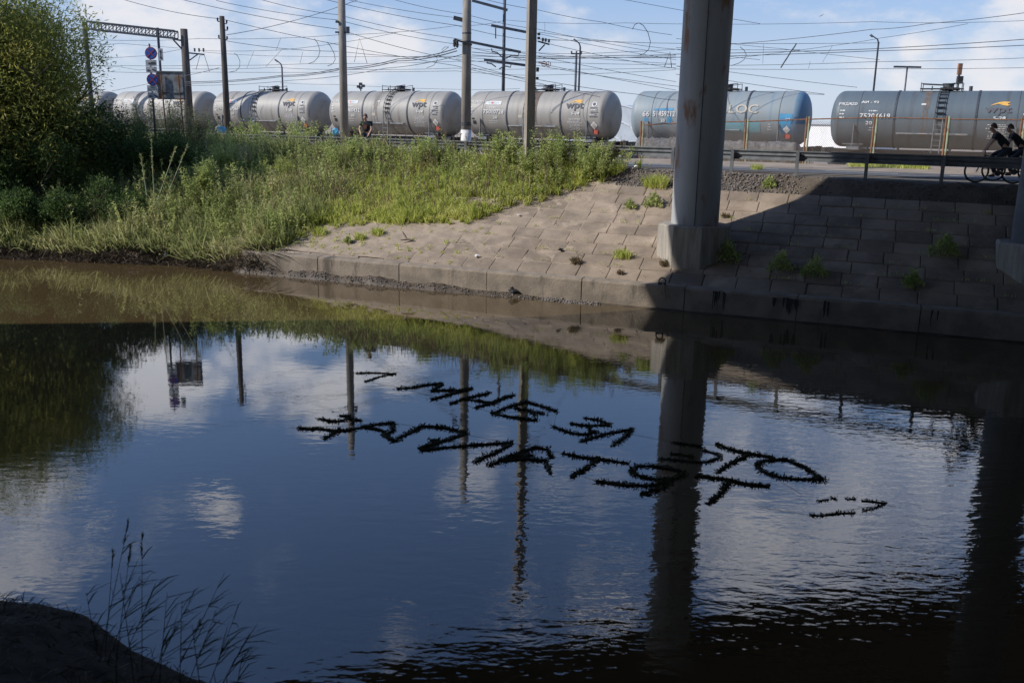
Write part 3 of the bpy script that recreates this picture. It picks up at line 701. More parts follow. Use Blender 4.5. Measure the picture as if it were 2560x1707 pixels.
        w.g('faded_lettering').text('LOC', 1.0, .22, 1.7, .5, mi=6, bold=.02)
        w.g('hazard_placard').poly([(4.2, -.66), (4.42, -.42), (4.64, -.66), (4.42, -.9)], 0, .05); [w.g('small_notice %d' % q).lines(3.3, 3.6, -.7 + .15 * q, -.7 + .15 * q, 1, 4 + q, 0, th=.05) for q in range(3)]; w.g('letter_mark').text('СТ', 4.35, -.18, .26, .15)
    for nm_, mb in w.groups.items():
        if mb.v: o = mb.build(nm_.split()[0], col, tank); o.location = (0, 0, zc)
    return e
tank_wagon(-4, 'tank_grey', None, 'grey tank wagon mostly hidden by the willow, only its dark end showing', '75028114', {'ladder': .2})
tank_wagon(-3, 'tank_beige', None, 'beige-grey tank wagon with an orange patch behind the road signs', '75012094', {'marks': 'beige', 'ladder': -.2})
tank_wagon(-2, 'tank_grey', None, 'grey tank wagon numbered 75057066 with the thin dark wooden pole in front', '75057066', {'ladder': -.55})
tank_wagon(-1, 'tank_grey', None, 'grey tank wagon numbered 75060432 right behind the standing man', '75060432', {'ladder': .25})
tank_wagon(0, 'tank_grey', None, 'grey tank wagon numbered 75010728 with a brown stain behind the square concrete pole', '75010728', {'ladder': -.4})
tank_wagon(1, 'tank_blue', mat('blue_cap_paint', (.11, .205, .30), .55, col2=(.145, .22, .29), scale=1.2), 'faded light blue tank wagon numbered 51459212 behind the bridge column', '', {'marks': 'blue', 'ladder': .1})
tank_wagon(2, 'tank_dark', None, 'dark slate-grey tank wagon numbered 75204619 behind the mesh fence at the right', '75204619', {'marks': 'dark', 'ladder': .3})
# spills down the wagon sides are stains with their own shape
spill = mat('spill', (.20, .15, .12), .9, col2=(.14, .105, .085), scale=3); spill2 = mat('pale_spill', (.29, .265, .235), .9, col2=(.24, .215, .185), scale=3)
for num, x0, n_, sd, mm_ in (('75010728', .06, 16, 3, spill), ('75060432', -.75, 9, 5, spill2), ('75057066', -3.2, 7, 9, spill2), ('75204619', -.35, 8, 7, spill), ('51459212', -.9, 9, 11, spill2), ('75012094', -2.3, 14, 13, M['steel'])):
    w = Wrap(); r_ = random.Random(sd)
    for k in range(n_):
        xx = x0 + r_.uniform(-.22, .3); wd = r_.uniform(.015, .06); h0 = r_.uniform(-1.2, .6); w.rect(xx, h0, xx + wd, 2.1, 0, .008 + .0006 * k)
    tk = [c for ob in COL.objects if num in ob.get('label', '') for c in ob.children if c.name.startswith('tank')] if num != '75012094' else [c for ob in COL.objects if ob.get('label', '').startswith('beige-grey') for c in ob.children if c.name.startswith('tank')]
    o = w.cur.build('spill_stain', mm_, tk[0]); o.location = (0, 0, T4[2] - RAILZ)

# railway track under the wagons (mostly hidden)
m = MB(); c_ = Vector((T4[0], T4[1], 0)); tb = Vector((-ta.y, ta.x, 0))
for sg in (-.79, .79): m.beam(c_ + ta * -90 + tb * sg + Vector((0, 0, RAILZ - .08)), c_ + ta * 80 + tb * sg + Vector((0, 0, RAILZ - .08)), .07, .16)
for k in range(-80, 60): m.box(c_ + ta * (k * .6 * 1.2) + Vector((0, 0, RAILZ - .215)), (.25, 2.6, .1), Matrix.Rotation(TA, 3, 'Z'), 1)
m.build('railway_track', ['steel', 'pole'], kind='structure')
# ballast ridge between fence and wagons
def ridge(name, x0, x1, tmid, zt, wid, m, label, cat, seed):
    s0 = s_of(on_t(x0, 350, tmid)); s1 = s_of(on_t(x1, 350, tmid)); rr = np.random.default_rng(seed); S = np.linspace(s0, s1, 60); T = np.linspace(-1, 1, 13)
    gS, gT = np.meshgrid(S, T, indexing='ij'); u = (gS - s0) / (s1 - s0)
    z = 3.3 + (zt - 3.3) * np.minimum(1, 1.35 * (1 - gT ** 2)) * smooth(u, 0, .08) * (1 - smooth(u, .9, 1)) * (1 + .10 * lump(gS, gT, 1.3, seed)) + rr.normal(size=gS.shape) * .03
    xy = P0 + gS[..., None] * A + tau(tmid + gT * wid, gS)[..., None] * B
    V = np.concatenate([xy, z[..., None]], -1).reshape(-1, 3); ii = np.arange(V.shape[0]).reshape(gS.shape)
    Q = np.stack([ii[:-1, :-1], ii[1:, :-1], ii[1:, 1:], ii[:-1, 1:]], -1).reshape(-1, 4)
    return mesh_np(name, V, Q, None, m, smooth=True, label=label, cat=cat)
ridge('gravel_heap', 1590, 1740, 18.2, 4.5, 1.3, 'ballast', 'grey gravel heap behind the fence left of the column', 'gravel heap', 1)
ridge('gravel_heap', 1760, 2020, 18.4, 4.42, 1.3, 'ballast', 'long grey gravel heap under the blue tank wagon right of the column', 'gravel heap', 2)
for k, (x, sz) in enumerate(((1566, .34), (1580, .24), (1596, .3))):
    p = on_t(x, 365, 16.6); m = MB(); m.box((0, 0, sz * .35), (sz * 1.3, sz, sz * .7)); m.box((0, 0, sz * .78), (sz * .5, sz * .5, sz * .15))
    o = m.build('concrete_block', 'steel', label=['small dark block on the verge left of the fence', 'lowest of the small dark blocks left of the fence', 'dark block touching the rusty left fence post'][k], cat='block'); o.location = (p.x, p.y, 3.55)

# ------------------------------------------------------------------ poles, masts, lamps
def pole(name, base, r0, r1, h, m, label, cat, n=14, sink=.3):
    e = empty(name, base, label, cat)
    MB().tube([(0, 0, -sink), (0, 0, h * .5), (0, 0, h)], [r0, (r0 + r1) / 2, r1], n).build('shaft', m, e, smooth=True)
    return e
def insulator(m, p, h=.28, r=.05, mi=0):
    p = Vector(p)
    m.tube([p, p + Vector((0, 0, h))], r * .35, 6, mi=mi)
    for k in (.3, .55, .8): m.tube([p + Vector((0, 0, h * k - .02)), p + Vector((0, 0, h * k + .03))], [r, r * .6], 8, mi=mi)
def ins(par, p, h=.28, r=.05):
    m_ = MB(); insulator(m_, p, h, r); return m_.build('insulator', 'black', par)
def px2(x, y, Y, base): return at_y(x, y, Y) - Vector(base)          # pixel at distance Y, relative to a base

b0 = at_y(569, 318, 47); b0.z = 3.4; e = pole('utility_pole', b0, .17, .12, at_y(551, 41, 47).z - 3.4, 'wood', 'slim dark wooden pole ending below the top of the photo, by the left wagons', 'utility pole')
hz = at_y(551, 41, 47).z - 3.4
for dz, dx in ((-.25, -.22), (-.35, .22), (-.65, .24), (-1.05, -.2), (-1.1, .2)):
    o = ins(e, (dx, 0, hz + dz), .18, .05); MB().beam((0, 0, hz + dz), (dx, 0, hz + dz), .04, .04).build('hook', 'black', o)
b1 = at_y(861, 318, 44); b1.z = 3.45; e = pole('concrete_pole', b1, .20, .165, 8, 'pole', 'round grey concrete pole standing in the weeds left of the standing man', 'utility pole')
zb_ = at_y(853, 82, 44).z - 3.45; m = MB(); m.beam((-.3, -.1, zb_), (.3, -.1, zb_), .07, .07); m.box((.28, -.1, zb_ + .1), (.14, .12, .3)); m.box((-.2, -.15, zb_ + .45), (.12, .1, .1)); m.build('bracket', 'steel', e)
b2 = at_y(1165, 354, 40); b2.z = 3.6; e = pole('concrete_pole', b2, .225, .165, 8.4, 'pole', 'round concrete pole with a white-painted foot behind the guardrail', 'utility pole')
MB().tube([(0, 0, 0), (0, 0, 1.15)], [.234, .226], 14).build('painted_foot', 'whitepaint', e, smooth=True)
m = MB()
for y in (84, 105, 111, 308, 313): 
    z = at_y(1166, y, 40).z - 3.6; m.tube([(0, 0, z - .025), (0, 0, z + .025)], .235 - .0075 * z, 14)
m.build('band', 'steel', e)
m = MB(); m.beam(px2(1134, 45, 40, b2), px2(1166, 53, 40, b2), .1, .16); m.build('bracket', 'steel', e)
m = MB(); m.beam(px2(1136, 99, 39.8, b2), px2(1180, 113, 39.8, b2), .07, .07)
for x, y in ((1136, 99), (1143, 101)):
    for k in (0, 1): ins(e, px2(x, y + 12 + k * 8, 39.8, b2), .2, .07)
m.build('crossarm', 'black', e)
b3 = Wbank(*onbank(1321, 420)); YQ = b3.y - .17
e = empty('square_pole', b3, 'square grey concrete pole with one bright side standing in the weeds left of the column', 'utility pole')
a_ = math.radians(199); hw = .145; m = MB()
sq = lambda k: [(k * hw * math.cos(a_ + PI / 4 + PI / 2 * i) * 1.414, k * hw * math.sin(a_ + PI / 4 + PI / 2 * i) * 1.414) for i in range(4)]
v = [(x, y, -.4) for x, y in sq(1.08)] + [(x, y, 10.6) for x, y in sq(.96)]
m.add(v, [(0, 1, 5, 4), (1, 2, 6, 5), (2, 3, 7, 6), (3, 0, 4, 7), (4, 5, 6, 7)]); m.build('shaft', 'pole', e)
m = MB(); m.beam(px2(1345, 104, YQ, b3), px2(1374, 112, YQ, b3), .05, .05); m.beam(px2(1347, 128, YQ, b3), px2(1362, 112, YQ, b3), .045, .045)
m.build('bracket', 'black', e)
for x, y in ((1357, 105), (1364, 106), (1372, 108)): ins(e, px2(x, y, YQ, b3), .13, .045)
for y in (86, 96, 172, 177, 196): MB().box(px2(1347 - (y - 90) * .035, y, YQ, b3), (.1, .1, .08)).build('clamp', 'black', e)
m = MB(); m.beam(px2(1346, 156, YQ, b3), px2(1372, 162, YQ, b3), .03, .03); m.build('pulley_arm', 'rust', e)
for x, y in ((1360, 160), (1371, 161)):
    c = px2(x, y, YQ, b3); m = MB()
    m.tube([c + Vector((.085 * math.cos(q), 0, .085 * math.sin(q))) for q in np.linspace(0, 2 * PI, 17)], .012, 5, False)
    for q in range(4): m.beam(c, c + Vector((.085 * math.cos(q * PI / 2), 0, .085 * math.sin(q * PI / 2))), .012, .012)
    m.build('pulley', 'rust', e)

# catenary mast behind the wagons with its cantilevers
b4 = at_y(1258, 228, 67); b4.z = 2.8; e = pole('catenary_mast', b4, .13, .10, 13, 'steel', 'thin dark steel catenary mast between the two nearer concrete poles', 'mast', 8)
for (x0, y0), (x1, y1) in (((1180, 2), (1269, 26)), ((1228, 64), (1326, 83)), ((1163, 103), (1302, 131)), ((1210, 150), (1322, 165))):
    m = MB(); m.beam(px2(x0, y0, 66.7, b4), px2(x1, y1, 66.7, b4), .14, .17); m.build('cantilever', 'steel', e)
for pts in (((1229, 122), (1230, 129), (1243, 132), (1258, 146), (1266, 146), (1278, 139), (1296, 140), (1297, 131)), ((1219, 152), (1217, 158), (1229, 160), (1240, 168)), ((1248, 173), (1258, 167), (1266, 166), (1276, 169), (1278, 160)), ((1239, 70), (1239, 97))):
    m = MB(); m.tube([px2(x, y, 66.5, b4) for x, y in pts], .045, 5); m.build('registration_arm', 'steel', e)

# portal gantry at the left
YG = 73
bg_ = at_y(469, 228, YG); bg_.z = 2.8
e = empty('gantry', bg_, 'lattice railway gantry spanning above the left wagons and its round concrete post', 'gantry')
top = at_y(457, 73, YG).z - 2.8
MB().tube([(0, 0, 0), (0, 0, top)], [.36, .26], 14).build('post', 'wood', e, smooth=True)
lg = at_y(225, 56, YG + 6) - bg_
m = MB(); q = at_y(226, 230, YG + 6) - bg_; q.z = 0; m.tube([q, Vector((q.x, q.y, lg.z))], .2, 8); m.build('post', 'steel', e)
m = MB(); T0_, T1_, L0_, L1_ = px2(222, 55, YG, bg_), px2(441, 79, YG, bg_), px2(224, 74, YG, bg_), px2(441, 97, YG, bg_)
for d in (-.35, .35):
    D_ = Vector((0, d, 0)); m.beam(T0_ + D_, T1_ + D_, .09, .12); m.beam(L0_ + D_, L1_ + D_, .09, .12)
    for k in range(13):
        f = k / 12; m.beam(T0_.lerp(T1_, f) + D_, L0_.lerp(L1_, f) + D_, .06, .06)
        if k < 12: m.beam(L0_.lerp(L1_, f) + D_, T0_.lerp(T1_, (k + 1) / 12) + D_, .045, .045)
m.build('truss', 'steel', e)
m = MB(); m.beam(px2(432, 98, YG, bg_), px2(466, 105, YG, bg_), .1, .12); m.beam(px2(434, 101, YG, bg_), px2(459, 128, YG, bg_), .1, .1); m.beam(px2(462, 132, YG, bg_), px2(511, 137, YG, bg_), .08, .1); m.beam(px2(466, 157, YG, bg_), px2(495, 136, YG, bg_), .07, .07); m.build('bracket', 'steel', e)
for x in (487, 498, 509): ins(e, px2(x, 131, YG, bg_), .3, .1)
m = MB(); q = px2(394, 70, YG, bg_); m.tube([q, Vector((q.x, q.y, px2(391, 178, YG, bg_).z)), ], .1, 8); m.build('hanger', 'steel', e)

def lamp(x, ytop, ybot, Y, label, dx=-10, heads=1):
    b = at_y(x, ybot, Y); b.z = 2.8; e = empty('street_lamp', b, label, 'street lamp')
    t_ = at_y(x, ytop, Y) - b; k = Y / F
    m = MB(); pth = [(0, 0, 0), (0, 0, t_.z - 14 * k), (dx * .25 * k, 0, t_.z - 6 * k), (dx * k, 0, t_.z)]
    m.tube(pth, [.11, .08, .06, .05], 8); m.build('pole', 'steel', e, smooth=True)
    m = MB(); m.box((dx * 1.3 * k, 0, t_.z + 1.5 * k), (8 * k, .26, 3.4 * k), Matrix.Rotation(.6 if dx < 0 else -.6, 3, 'Y')); m.build('lamp_head', 'galv', e)
    return e
lamp(707, 154, 225, 100, 'small curved street lamp rising behind the wagon with the wooden pole')
lamp(1447, 103, 227, 88, 'curved street lamp beside a twin steel post behind the wpt wagon')
lamp(2184, 92, 225, 84, 'tall curved street lamp behind the dark wagon at the right', -14)
b = at_y(1438, 227, 88); b.z = 2.8; e = pole('steel_post', b, .12, .1, at_y(1440, 133, 88).z - 2.8, 'steel', 'straight steel post with a short crossarm next to a curved lamp', 'post', 8)
m = MB(); z = at_y(1440, 135, 88).z - 2.8; m.beam((-.5, 0, z), (.5, 0, z), .1, .12)
for x in (-.45, 0, .45): ins(e, (x, 0, z), .25, .09)
m.build('crossarm', 'black', e)
b = at_y(902, 230, 130); b.z = 2.8; e = pole('floodlight_mast', b, .1, .08, at_y(902, 219, 130).z - 2.8, 'steel', 'cluster of floodlights on a thin mast above the wagon behind the man', 'floodlight', 8)
for dx, dz in ((-.3, .1), (.35, .2), (0, .45), (.0, -.05)): MB().box((dx, 0, at_y(902, 219, 130).z - 2.8 + dz), (.45, .3, .35)).build('lamp_head', 'steel', e)
b = at_y(2262, 225, 120); b.z = 2.8; e = pole('floodlight_mast', b, .14, .1, at_y(2266, 168, 120).z - 2.8, 'steel', 'faint mast with a long flat bar of floodlights above the dark wagon', 'floodlight', 8)
MB().box((0, 0, at_y(2266, 168, 120).z - 2.8), (3.4, .3, .22)).build('lamp_bar', 'steel', e)
b = at_y(2393, 225, 70); b.z = 2.8; e = pole('signal_mast', b, .1, .09, at_y(2399, 172, 70).z - 2.8, 'steel', 'short dark signal mast rising behind the ladder of the dark wagon', 'mast', 8)
z = at_y(2397, 200, 70).z - 2.8; MB().box((.05, -.1, z), (.4, .25, .5)).build('signal_head', 'black', e); MB().box((.0, 0, z + .75), (.28, .2, .8)).build('top_plate', 'rust', e)

# far buildings
b = at_y(1990, 372, 92); b.z = 2.8; e = empty('white_warehouse', b, 'bright white warehouse showing in the gap between the blue and the dark wagon', 'building')
k = 92 / F; rz = Matrix.Rotation(-.8, 3, 'Z'); h = at_y(2050, 312, 92).z - 2.8
MB().box((4, 4, h / 2), (11, 9, h), rz).build('wall', 'building', e); 
m = MB(); m.box((4, 4, h + .06), (11.4, 9.4, .12), rz); m.build('roof', 'hangar', e)
b = at_y(1545, 372, 84); b.z = 2.8; e = empty('grey_hangar', b, 'pale grey arched hangar tent in the gap left of the blue wagon', 'hangar')
hh = at_y(1545, 262, 84).z - 2.8; m = MB(); n = 14; vv = []
arch = lambda j: (hh * 1.25 * math.cos(PI * j / n), hh * math.sin(PI * j / n) ** .8)
rz = Matrix.Rotation(-.6, 3, 'Z')
for yy in (-2, 14): vv += [rz @ Vector((arch(j)[0], yy, arch(j)[1])) for j in range(n + 1)]
m.add(vv, [(j, j + 1, n + 2 + j, n + 1 + j) for j in range(n)] + [tuple(range(n + 1))]); m.build('canvas', 'hangar', e)
m = MB()
for q in (0, 1, 2): m.tube([rz @ Vector((arch(j)[0] * 1.005 * (1 - .33 * q), -2.03, max(arch(j)[1] * 1.005 * (1 - .33 * q), 0))) for j in range(n + 1)], .07, 5)
m.build('rib', 'signwhite', e)

# ------------------------------------------------------------------ road signs and the sign board
YS = 40.0; k = YS / F
b = at_y(388, 330, YS); b.z = 3.5; e = empty('road_sign', b, 'pair of no-stopping discs with tow-away plates on one grey post', 'road sign')
f_ = Vector((0, 0, 0)); 
MB().tube([(0, 0, 0), (0, 0, at_y(378, 110, YS).z - 3.5)], .045, 8).build('post', 'galv', e, smooth=True)
def disc(c, r, dy, th=.012, n=28): return MB().add([(c.x + r * math.cos(2 * PI * i / n), c.y - dy - d, c.z + r * math.sin(2 * PI * i / n)) for d in (0, th) for i in range(n)], [tuple(range(n)), tuple(range(n, 2 * n))[::-1]] + [(i, n + i, n + (i + 1) % n, (i + 1) % n) for i in range(n)])
def rel(x, y): 
    q = at_y(x, y, YS) - b; q.y = -.06; return q
for x, y, r in ((379, 134, 14.5), (383, 200, 14.3)):
    c = rel(x, y); d_ = disc(c, r * k, .0).build('disc', 'signred', e); disc(c, r * k * .86, .014).build('field', 'signblue', d_)
    m = MB()
    for a_ in (PI / 4, -PI / 4): m.box((c.x, c.y - .032, c.z), (r * k * 1.66, .006 + (.003 if a_ > 0 else 0), r * k * .15), Matrix.Rotation(a_, 3, 'Y'))
    m.build('cross', 'signred', d_)
def plate(x0, y0, x1, y1, marks, seed=0):
    c0_, c1_ = rel(x0, y0), rel(x1, y1); c = (c0_ + c1_) / 2; c.y = -.06
    p = MB().box(c, (abs(c1_.x - c0_.x), .012, abs(c1_.z - c0_.z))).build('plate', 'signwhite', e)
    m = MB()
    for (u0, v0, u1, v1) in marks:
        a_ = c0_.x + (c1_.x - c0_.x) * u0; b_ = c0_.x + (c1_.x - c0_.x) * u1; z0 = c0_.z + (c1_.z - c0_.z) * v0; z1 = c0_.z + (c1_.z - c0_.z) * v1
        m.box(((a_ + b_) / 2, c.y - .010, (z0 + z1) / 2), (abs(b_ - a_), .006, abs(z1 - z0)))
    m.build('pictogram', 'grey_letter', p)
truck = [(.25, .45, .5, .75), (.5, .3, .88, .75)]
tow = [(.12, .5, .32, .8), (.36, .62, .42, .8), (.55, .38, .7, .55), (.66, .48, .82, .66), (.76, .58, .92, .8)]
plate(365, 150.5, 393.5, 165.5, truck); plate(366, 167, 394, 182, tow)
plate(369, 214, 397, 230, [(.2, .35, .7, .42), (.2, .6, .7, .66)]); plate(371, 231.5, 398, 246.5, tow)
b_post = b
plate(395.5, 122, 410, 152.5, [(.44, .25, .56, .75), (.3, .22, .7, .32), (.38, .14, .62, .22), (.3, .68, .7, .78), (.38, .78, .62, .86)])
b = at_y(432, 332, 40.5); b.z = 3.5; e = empty('sign_board', b, 'square grey metal sign board with rust patches on two thin rusty poles', 'sign board')
c = at_y(427, 214, 40.5) - b; k = 40.5 / F
MB().box((c.x, 0, c.z), (68 * k, .03, 65 * k)).build('board', 'panel', e)
m = MB(); 
for (x, z, w_, h_) in ((0, 31.5, 68, 3), (0, -31.5, 68, 3), (-32.5, 0, 3, 60), (32.5, 0, 3, 60), (0, -17, 60, 1.2)): m.box((c.x + x * k, -.028, c.z + z * k), (w_ * k, .02, h_ * k))
m.build('frame', 'galv', e)
for x in (-21.5, 20.5): MB().tube([(c.x + x * k + .12 * (1 if x < 0 else 1), -.07, 0), (c.x + x * k, -.07, c.z + 26 * k)], .03, 6).build('pole', 'rust', e)

# ------------------------------------------------------------------ overhead wires: photo ends and their distances
def wire(pts, Ys, sag, r=.014):
    P = [at_y(x, y, Y) for (x, y), Y in zip(pts, Ys)]; path = []
    for a_, b_ in zip(P[:-1], P[1:]):
        n = 10
        for i in range(n + (b_ is P[-1])): f = i / n; q = a_.lerp(b_, f); q.z -= sag * 4 * f * (1 - f); path.append(q)
    return MB().tube(path, r, 4, False)
WIRES = [
 ([(300, -3), (552, 48), (1139, 165), (1480, 232)], [46, 47, 50, 56], .12, 'thin wire falling rightward from the top edge past the head of the wooden pole'),
 ([(440, -4), (847, 74), (1140, 150), (1500, 243)], [44, 44, 48, 55], .1, 'wire sloping down rightward that meets the round pole just above its bracket'),
 ([(540, 2), (847, 51), (1140, 111), (1690, 226)], [50, 50, 52, 58], .1, 'wire sloping down rightward that crosses the round pole a little above the bracket wire'),
 ([(640, -4), (847, 38), (1140, 97), (1690, 205)], [50, 51, 53, 58], .1, 'wire sloping down rightward, third from the top where it crosses the round pole'),
 ([(800, -4), (1140, 64), (1347, 104), (1690, 172)], [50, 52, 54, 58], .1, 'wire sloping down rightward under the short bracket of the white-footed pole'),
 ([(860, -2), (1140, 45), (1325, 80), (1690, 150)], [56, 56, 58, 60], .08, 'thin wire falling rightward through the end of the short bracket'),
 ([(975, -3), (1166, 37), (1347, 74), (1690, 138)], [54, 54, 56, 58], .08, 'wire sloping down rightward, highest where it passes behind the white-footed pole'),
 ([(1200, -4), (1347, 26), (1506, 56), (1680, 88)], [54, 54, 55, 56], .05, 'wire sloping down rightward, topmost between the square pole and the column'),
 ([(2010, -6), (1500, -4), (1760, 30)], [60, 58, 60], .0, 'faint wire just below the top edge left of the column'),
 ([(566, 88), (736, 52), (905, -4)], [47, 48, 46], .05, 'wire rising rightward from the wooden pole across the round pole to the top edge'),
 ([(200, 98), (500, 97), (845, 88), (1140, 65), (1265, 51), (1560, 58), (2180, 55), (2600, 50)], [66, 66, 66, 66, 66.5, 64, 62, 60], .12, 'long carrier wire peaking at the dark steel mast and running level to the right edge'),
 ([(500, 127), (692, 126), (845, 108), (1000, 80)], [66, 66, 66, 66], .05, 'short wire climbing rightward behind the round pole'),
 ([(566, 103), (848, 129), (1140, 143), (1690, 162)], [47, 52, 58, 62], .12, 'wire sloping gently down rightward from below the top of the wooden pole'),
 ([(511, 131), (700, 141), (1140, 141), (1690, 143)], [73, 72, 70, 68], .05, 'level wire leaving the bracket of the gantry post'),
 ([(230, 163), (500, 164), (769, 160), (1140, 154), (1325, 148), (1690, 139)], [66, 66, 65, 64, 63, 62], .05, 'level contact wire, upper of the closely spaced ones above the grey wagons'),
 ([(480, 173), (692, 169), (848, 174), (1140, 171), (1325, 173), (1690, 170)], [64, 64, 64, 64, 63, 62], .05, 'level contact wire, second above the grey wagons'),
 ([(270, 180), (500, 181), (1140, 178), (1325, 189), (1690, 175)], [64, 64, 63, 62, 61], .05, 'level contact wire, lowest above the grey wagons'),
 ([(460, 205), (706, 189), (848, 171), (994, 148), (1140, 122)], [62, 58, 52, 46, 40], .1, 'thick wire rising rightward to the upper insulators of the white-footed pole'),
 ([(455, 209), (706, 192), (848, 175), (994, 153), (1142, 128)], [63, 59, 53, 47, 40], .1, 'thick wire rising rightward right under its twin at the white-footed pole'),
 ([(455, 214), (733, 201), (966, 171), (1165, 134)], [64, 58, 50, 40], .1, 'lowest of the wires rising rightward to the white-footed pole'),
 ([(280, 228), (460, 190), (548, 170)], [70, 64, 47], .03, 'thin wire rising from the left wagon behind the sign board'),
 ([(700, 207), (848, 212), (1140, 224), (1300, 222)], [80, 78, 74, 70], .05, 'faint wire just above the tops of the grey wagons'),
 ([(1180, 170), (1347, 200), (1599, 237), (1690, 251)], [48, 50, 52, 53], .05, 'lowest wire falling rightward between square pole and column, crossing the blue wagon'),
 ([(1140, 148), (1347, 165), (1690, 216), (2061, 237)], [54, 54, 55, 55], .05, 'wire sloping down rightward that ends at the top of the dark wagon'),
 ([(1347, 81), (1560, 108), (1690, 124), (1900, 150)], [58, 58, 59, 60], .03, 'wire meeting the column at the loop of hanging cable'),
 ([(1347, 98), (1457, 101), (1690, 109), (2200, 108)], [36, 50, 56, 60], .03, 'wire leaving the insulator bracket of the square pole'),
 ([(1180, 121), (1325, 132), (1450, 135), (1690, 124), (2000, 125)], [60, 60, 60, 60, 60], .02, 'uppermost wire of the dense bundle left of the column'),
 ([(1180, 131), (1347, 141), (1560, 139), (1690, 136), (2180, 123), (2600, 96)], [60, 60, 59, 58, 54, 50], .03, 'thick wire of the dense bundle that climbs to the right edge'),
 ([(1180, 138), (1347, 146), (1560, 144), (1690, 144), (2180, 128), (2600, 112)], [62, 62, 61, 60, 56, 52], .03, 'lower thick wire of the dense bundle reaching the right edge'),
 ([(1347, 134), (1500, 148), (1690, 160)], [60, 60, 60], .02, 'wire slanting down through the dense bundle left of the column'),
 ([(1690, 120), (1828, 111), (2180, 74), (2317, 60), (2620, 24)], [52, 50, 46, 44, 40], .05, 'wire climbing steeply from the column to the upper right corner'),
 ([(1760, 155), (2080, 115), (2200, 96), (2420, 60)], [60, 58, 56, 54], .03, 'thin wire climbing from the column behind the right lamp'),
 ([(1690, 166), (1820, 164), (2180, 155), (2600, 144)], [56, 56, 55, 54], .04, 'upper level wire right of the column'),
 ([(1690, 173), (1820, 173), (2180, 172), (2600, 169)], [58, 58, 57, 56], .04, 'lower level wire right of the column'),
 ([(1690, 166), (1820, 180), (2143, 219)], [54, 54, 54], .02, 'wire sloping down rightward from the column to the top of the dark wagon'),
 ([(1690, 186), (1820, 202), (2061, 236)], [53, 53, 53], .02, 'lowest wire falling rightward right of the column'),
 ([(1690, 97), (1820, 109), (1950, 122), (2200, 150)], [62, 62, 62, 62], .02, 'faint wire falling rightward behind the leaning cable end'),
 ([(210, 120), (300, 109), (446, 121)], [73, 73, 73], .0, 'carrier wire hanging in a shallow peak under the gantry'),
 ([(210, 148), (363, 140), (456, 123)], [73, 72, 72], .02, 'wire climbing from the willow to the gantry post'),
 ([(250, 166), (300, 168), (348, 176), (390, 171), (460, 172)], [70, 70, 70, 70, 70], .0, 'bent wire between the willow and the sign post'),
]
for pts, Ys, sag, lb in WIRES:
    if lb.startswith('faint wire just below the top edge'): pts, Ys = [(1540, -4), (1690, 24), (1900, 60)], [58, 58, 58]
    wire(pts, Ys, sag, .024 if 'thick' in lb else .0155).build('overhead_wire', 'wire', label=lb, cat='wire', group='overhead wires above the railway')
# droppers, loops and the leaning cable end
def loose(pts, Y, r, lb, cat='cable'): MB().tube([at_y(x, y, Y) for x, y in pts], r, 5, False).build('hanging_cable', 'wire', label=lb, cat=cat, group='loose cables among the wires')
loose([(1581, 74), (1587, 62), (1597, 58), (1608, 64), (1620, 82), (1626, 105), (1622, 124), (1610, 135), (1594, 140)], 60, .022, 'hooked loop of cable left of the column')
loose([(1952, 170), (1960, 157), (1968, 145), (1978, 128), (1986, 118), (1991, 109)], 56, .04, 'leaning thick cable end right of the column')
loose([(771, 160), (785, 155), (796, 143), (800, 128), (794, 108), (786, 98)], 64, .02, 'curved cable loop above the wagon with the wooden pole, nearer the round pole', )
loose([(819, 166), (832, 160), (838, 150), (836, 136), (826, 116), (818, 106)], 64, .02, 'curved cable loop touching the left side of the round pole')
loose([(574, 181), (590, 178), (599, 168), (600, 154), (594, 140), (586, 134)], 64, .018, 'curved cable loop just right of the wooden pole')
loose([(1104, 126), (1112, 118), (1122, 118), (1092, 140), (1093, 152), (1084, 164), (1066, 171)], 60, .016, 'curved cable loop left of the white-footed pole')
loose([(1828, 165), (1848, 158), (1860, 150), (1866, 138), (1860, 126), (1850, 118)], 58, .018, 'curved cable loop right beside the column')
loose([(886, 156), (899, 97), (918, 160)], 62, .018, 'narrow upside-down V of cable above the wagon behind the man')
loose([(490, 175), (500, 139), (511, 139), (524, 180)], 70, .018, 'wide upside-down V of cable below the gantry bracket')
loose([(1661, 168), (1675, 130), (1679, 170)], 62, .03, 'narrow upside-down V of cable left of the column')
for i, (x0, y0, x1, y1, lb) in enumerate(((634, 130, 617, 171, 'left of the small lamp'), (704, 125, 664, 168, 'above the small lamp'), (702, 95, 690, 128, 'highest one above the blank sky by the small lamp'), (757, 130, 750, 160, 'left of the cable loops'), (1362, 56, 1362, 82, 'right of the square pole'), (1909, 111, 1907, 160, 'right of the column'), (2081, 115, 2056, 157, 'long slanting one before the right lamp'), (2026, 153, 2021, 172, 'short one before the right lamp'))):
    loose([(x0, y0), (x1, y1)], 62, .01, 'thin dropper wire ' + lb)
m = MB(); p = at_y(2053, 40, 90); m.add([p + Vector((-.28, 0, -.1)), p + Vector((0, 0, .02)), p + Vector((.02, .12, -.03)), p + Vector((.3, 0, .2)), p + Vector((.02, -.12, -.03))], [(0, 1, 2), (0, 4, 1), (1, 3, 2), (1, 4, 3), (0, 2, 4), (2, 3, 4)]); m.build('bird', 'black', label='tiny dark bird flying in the sky right of the column', cat='bird')

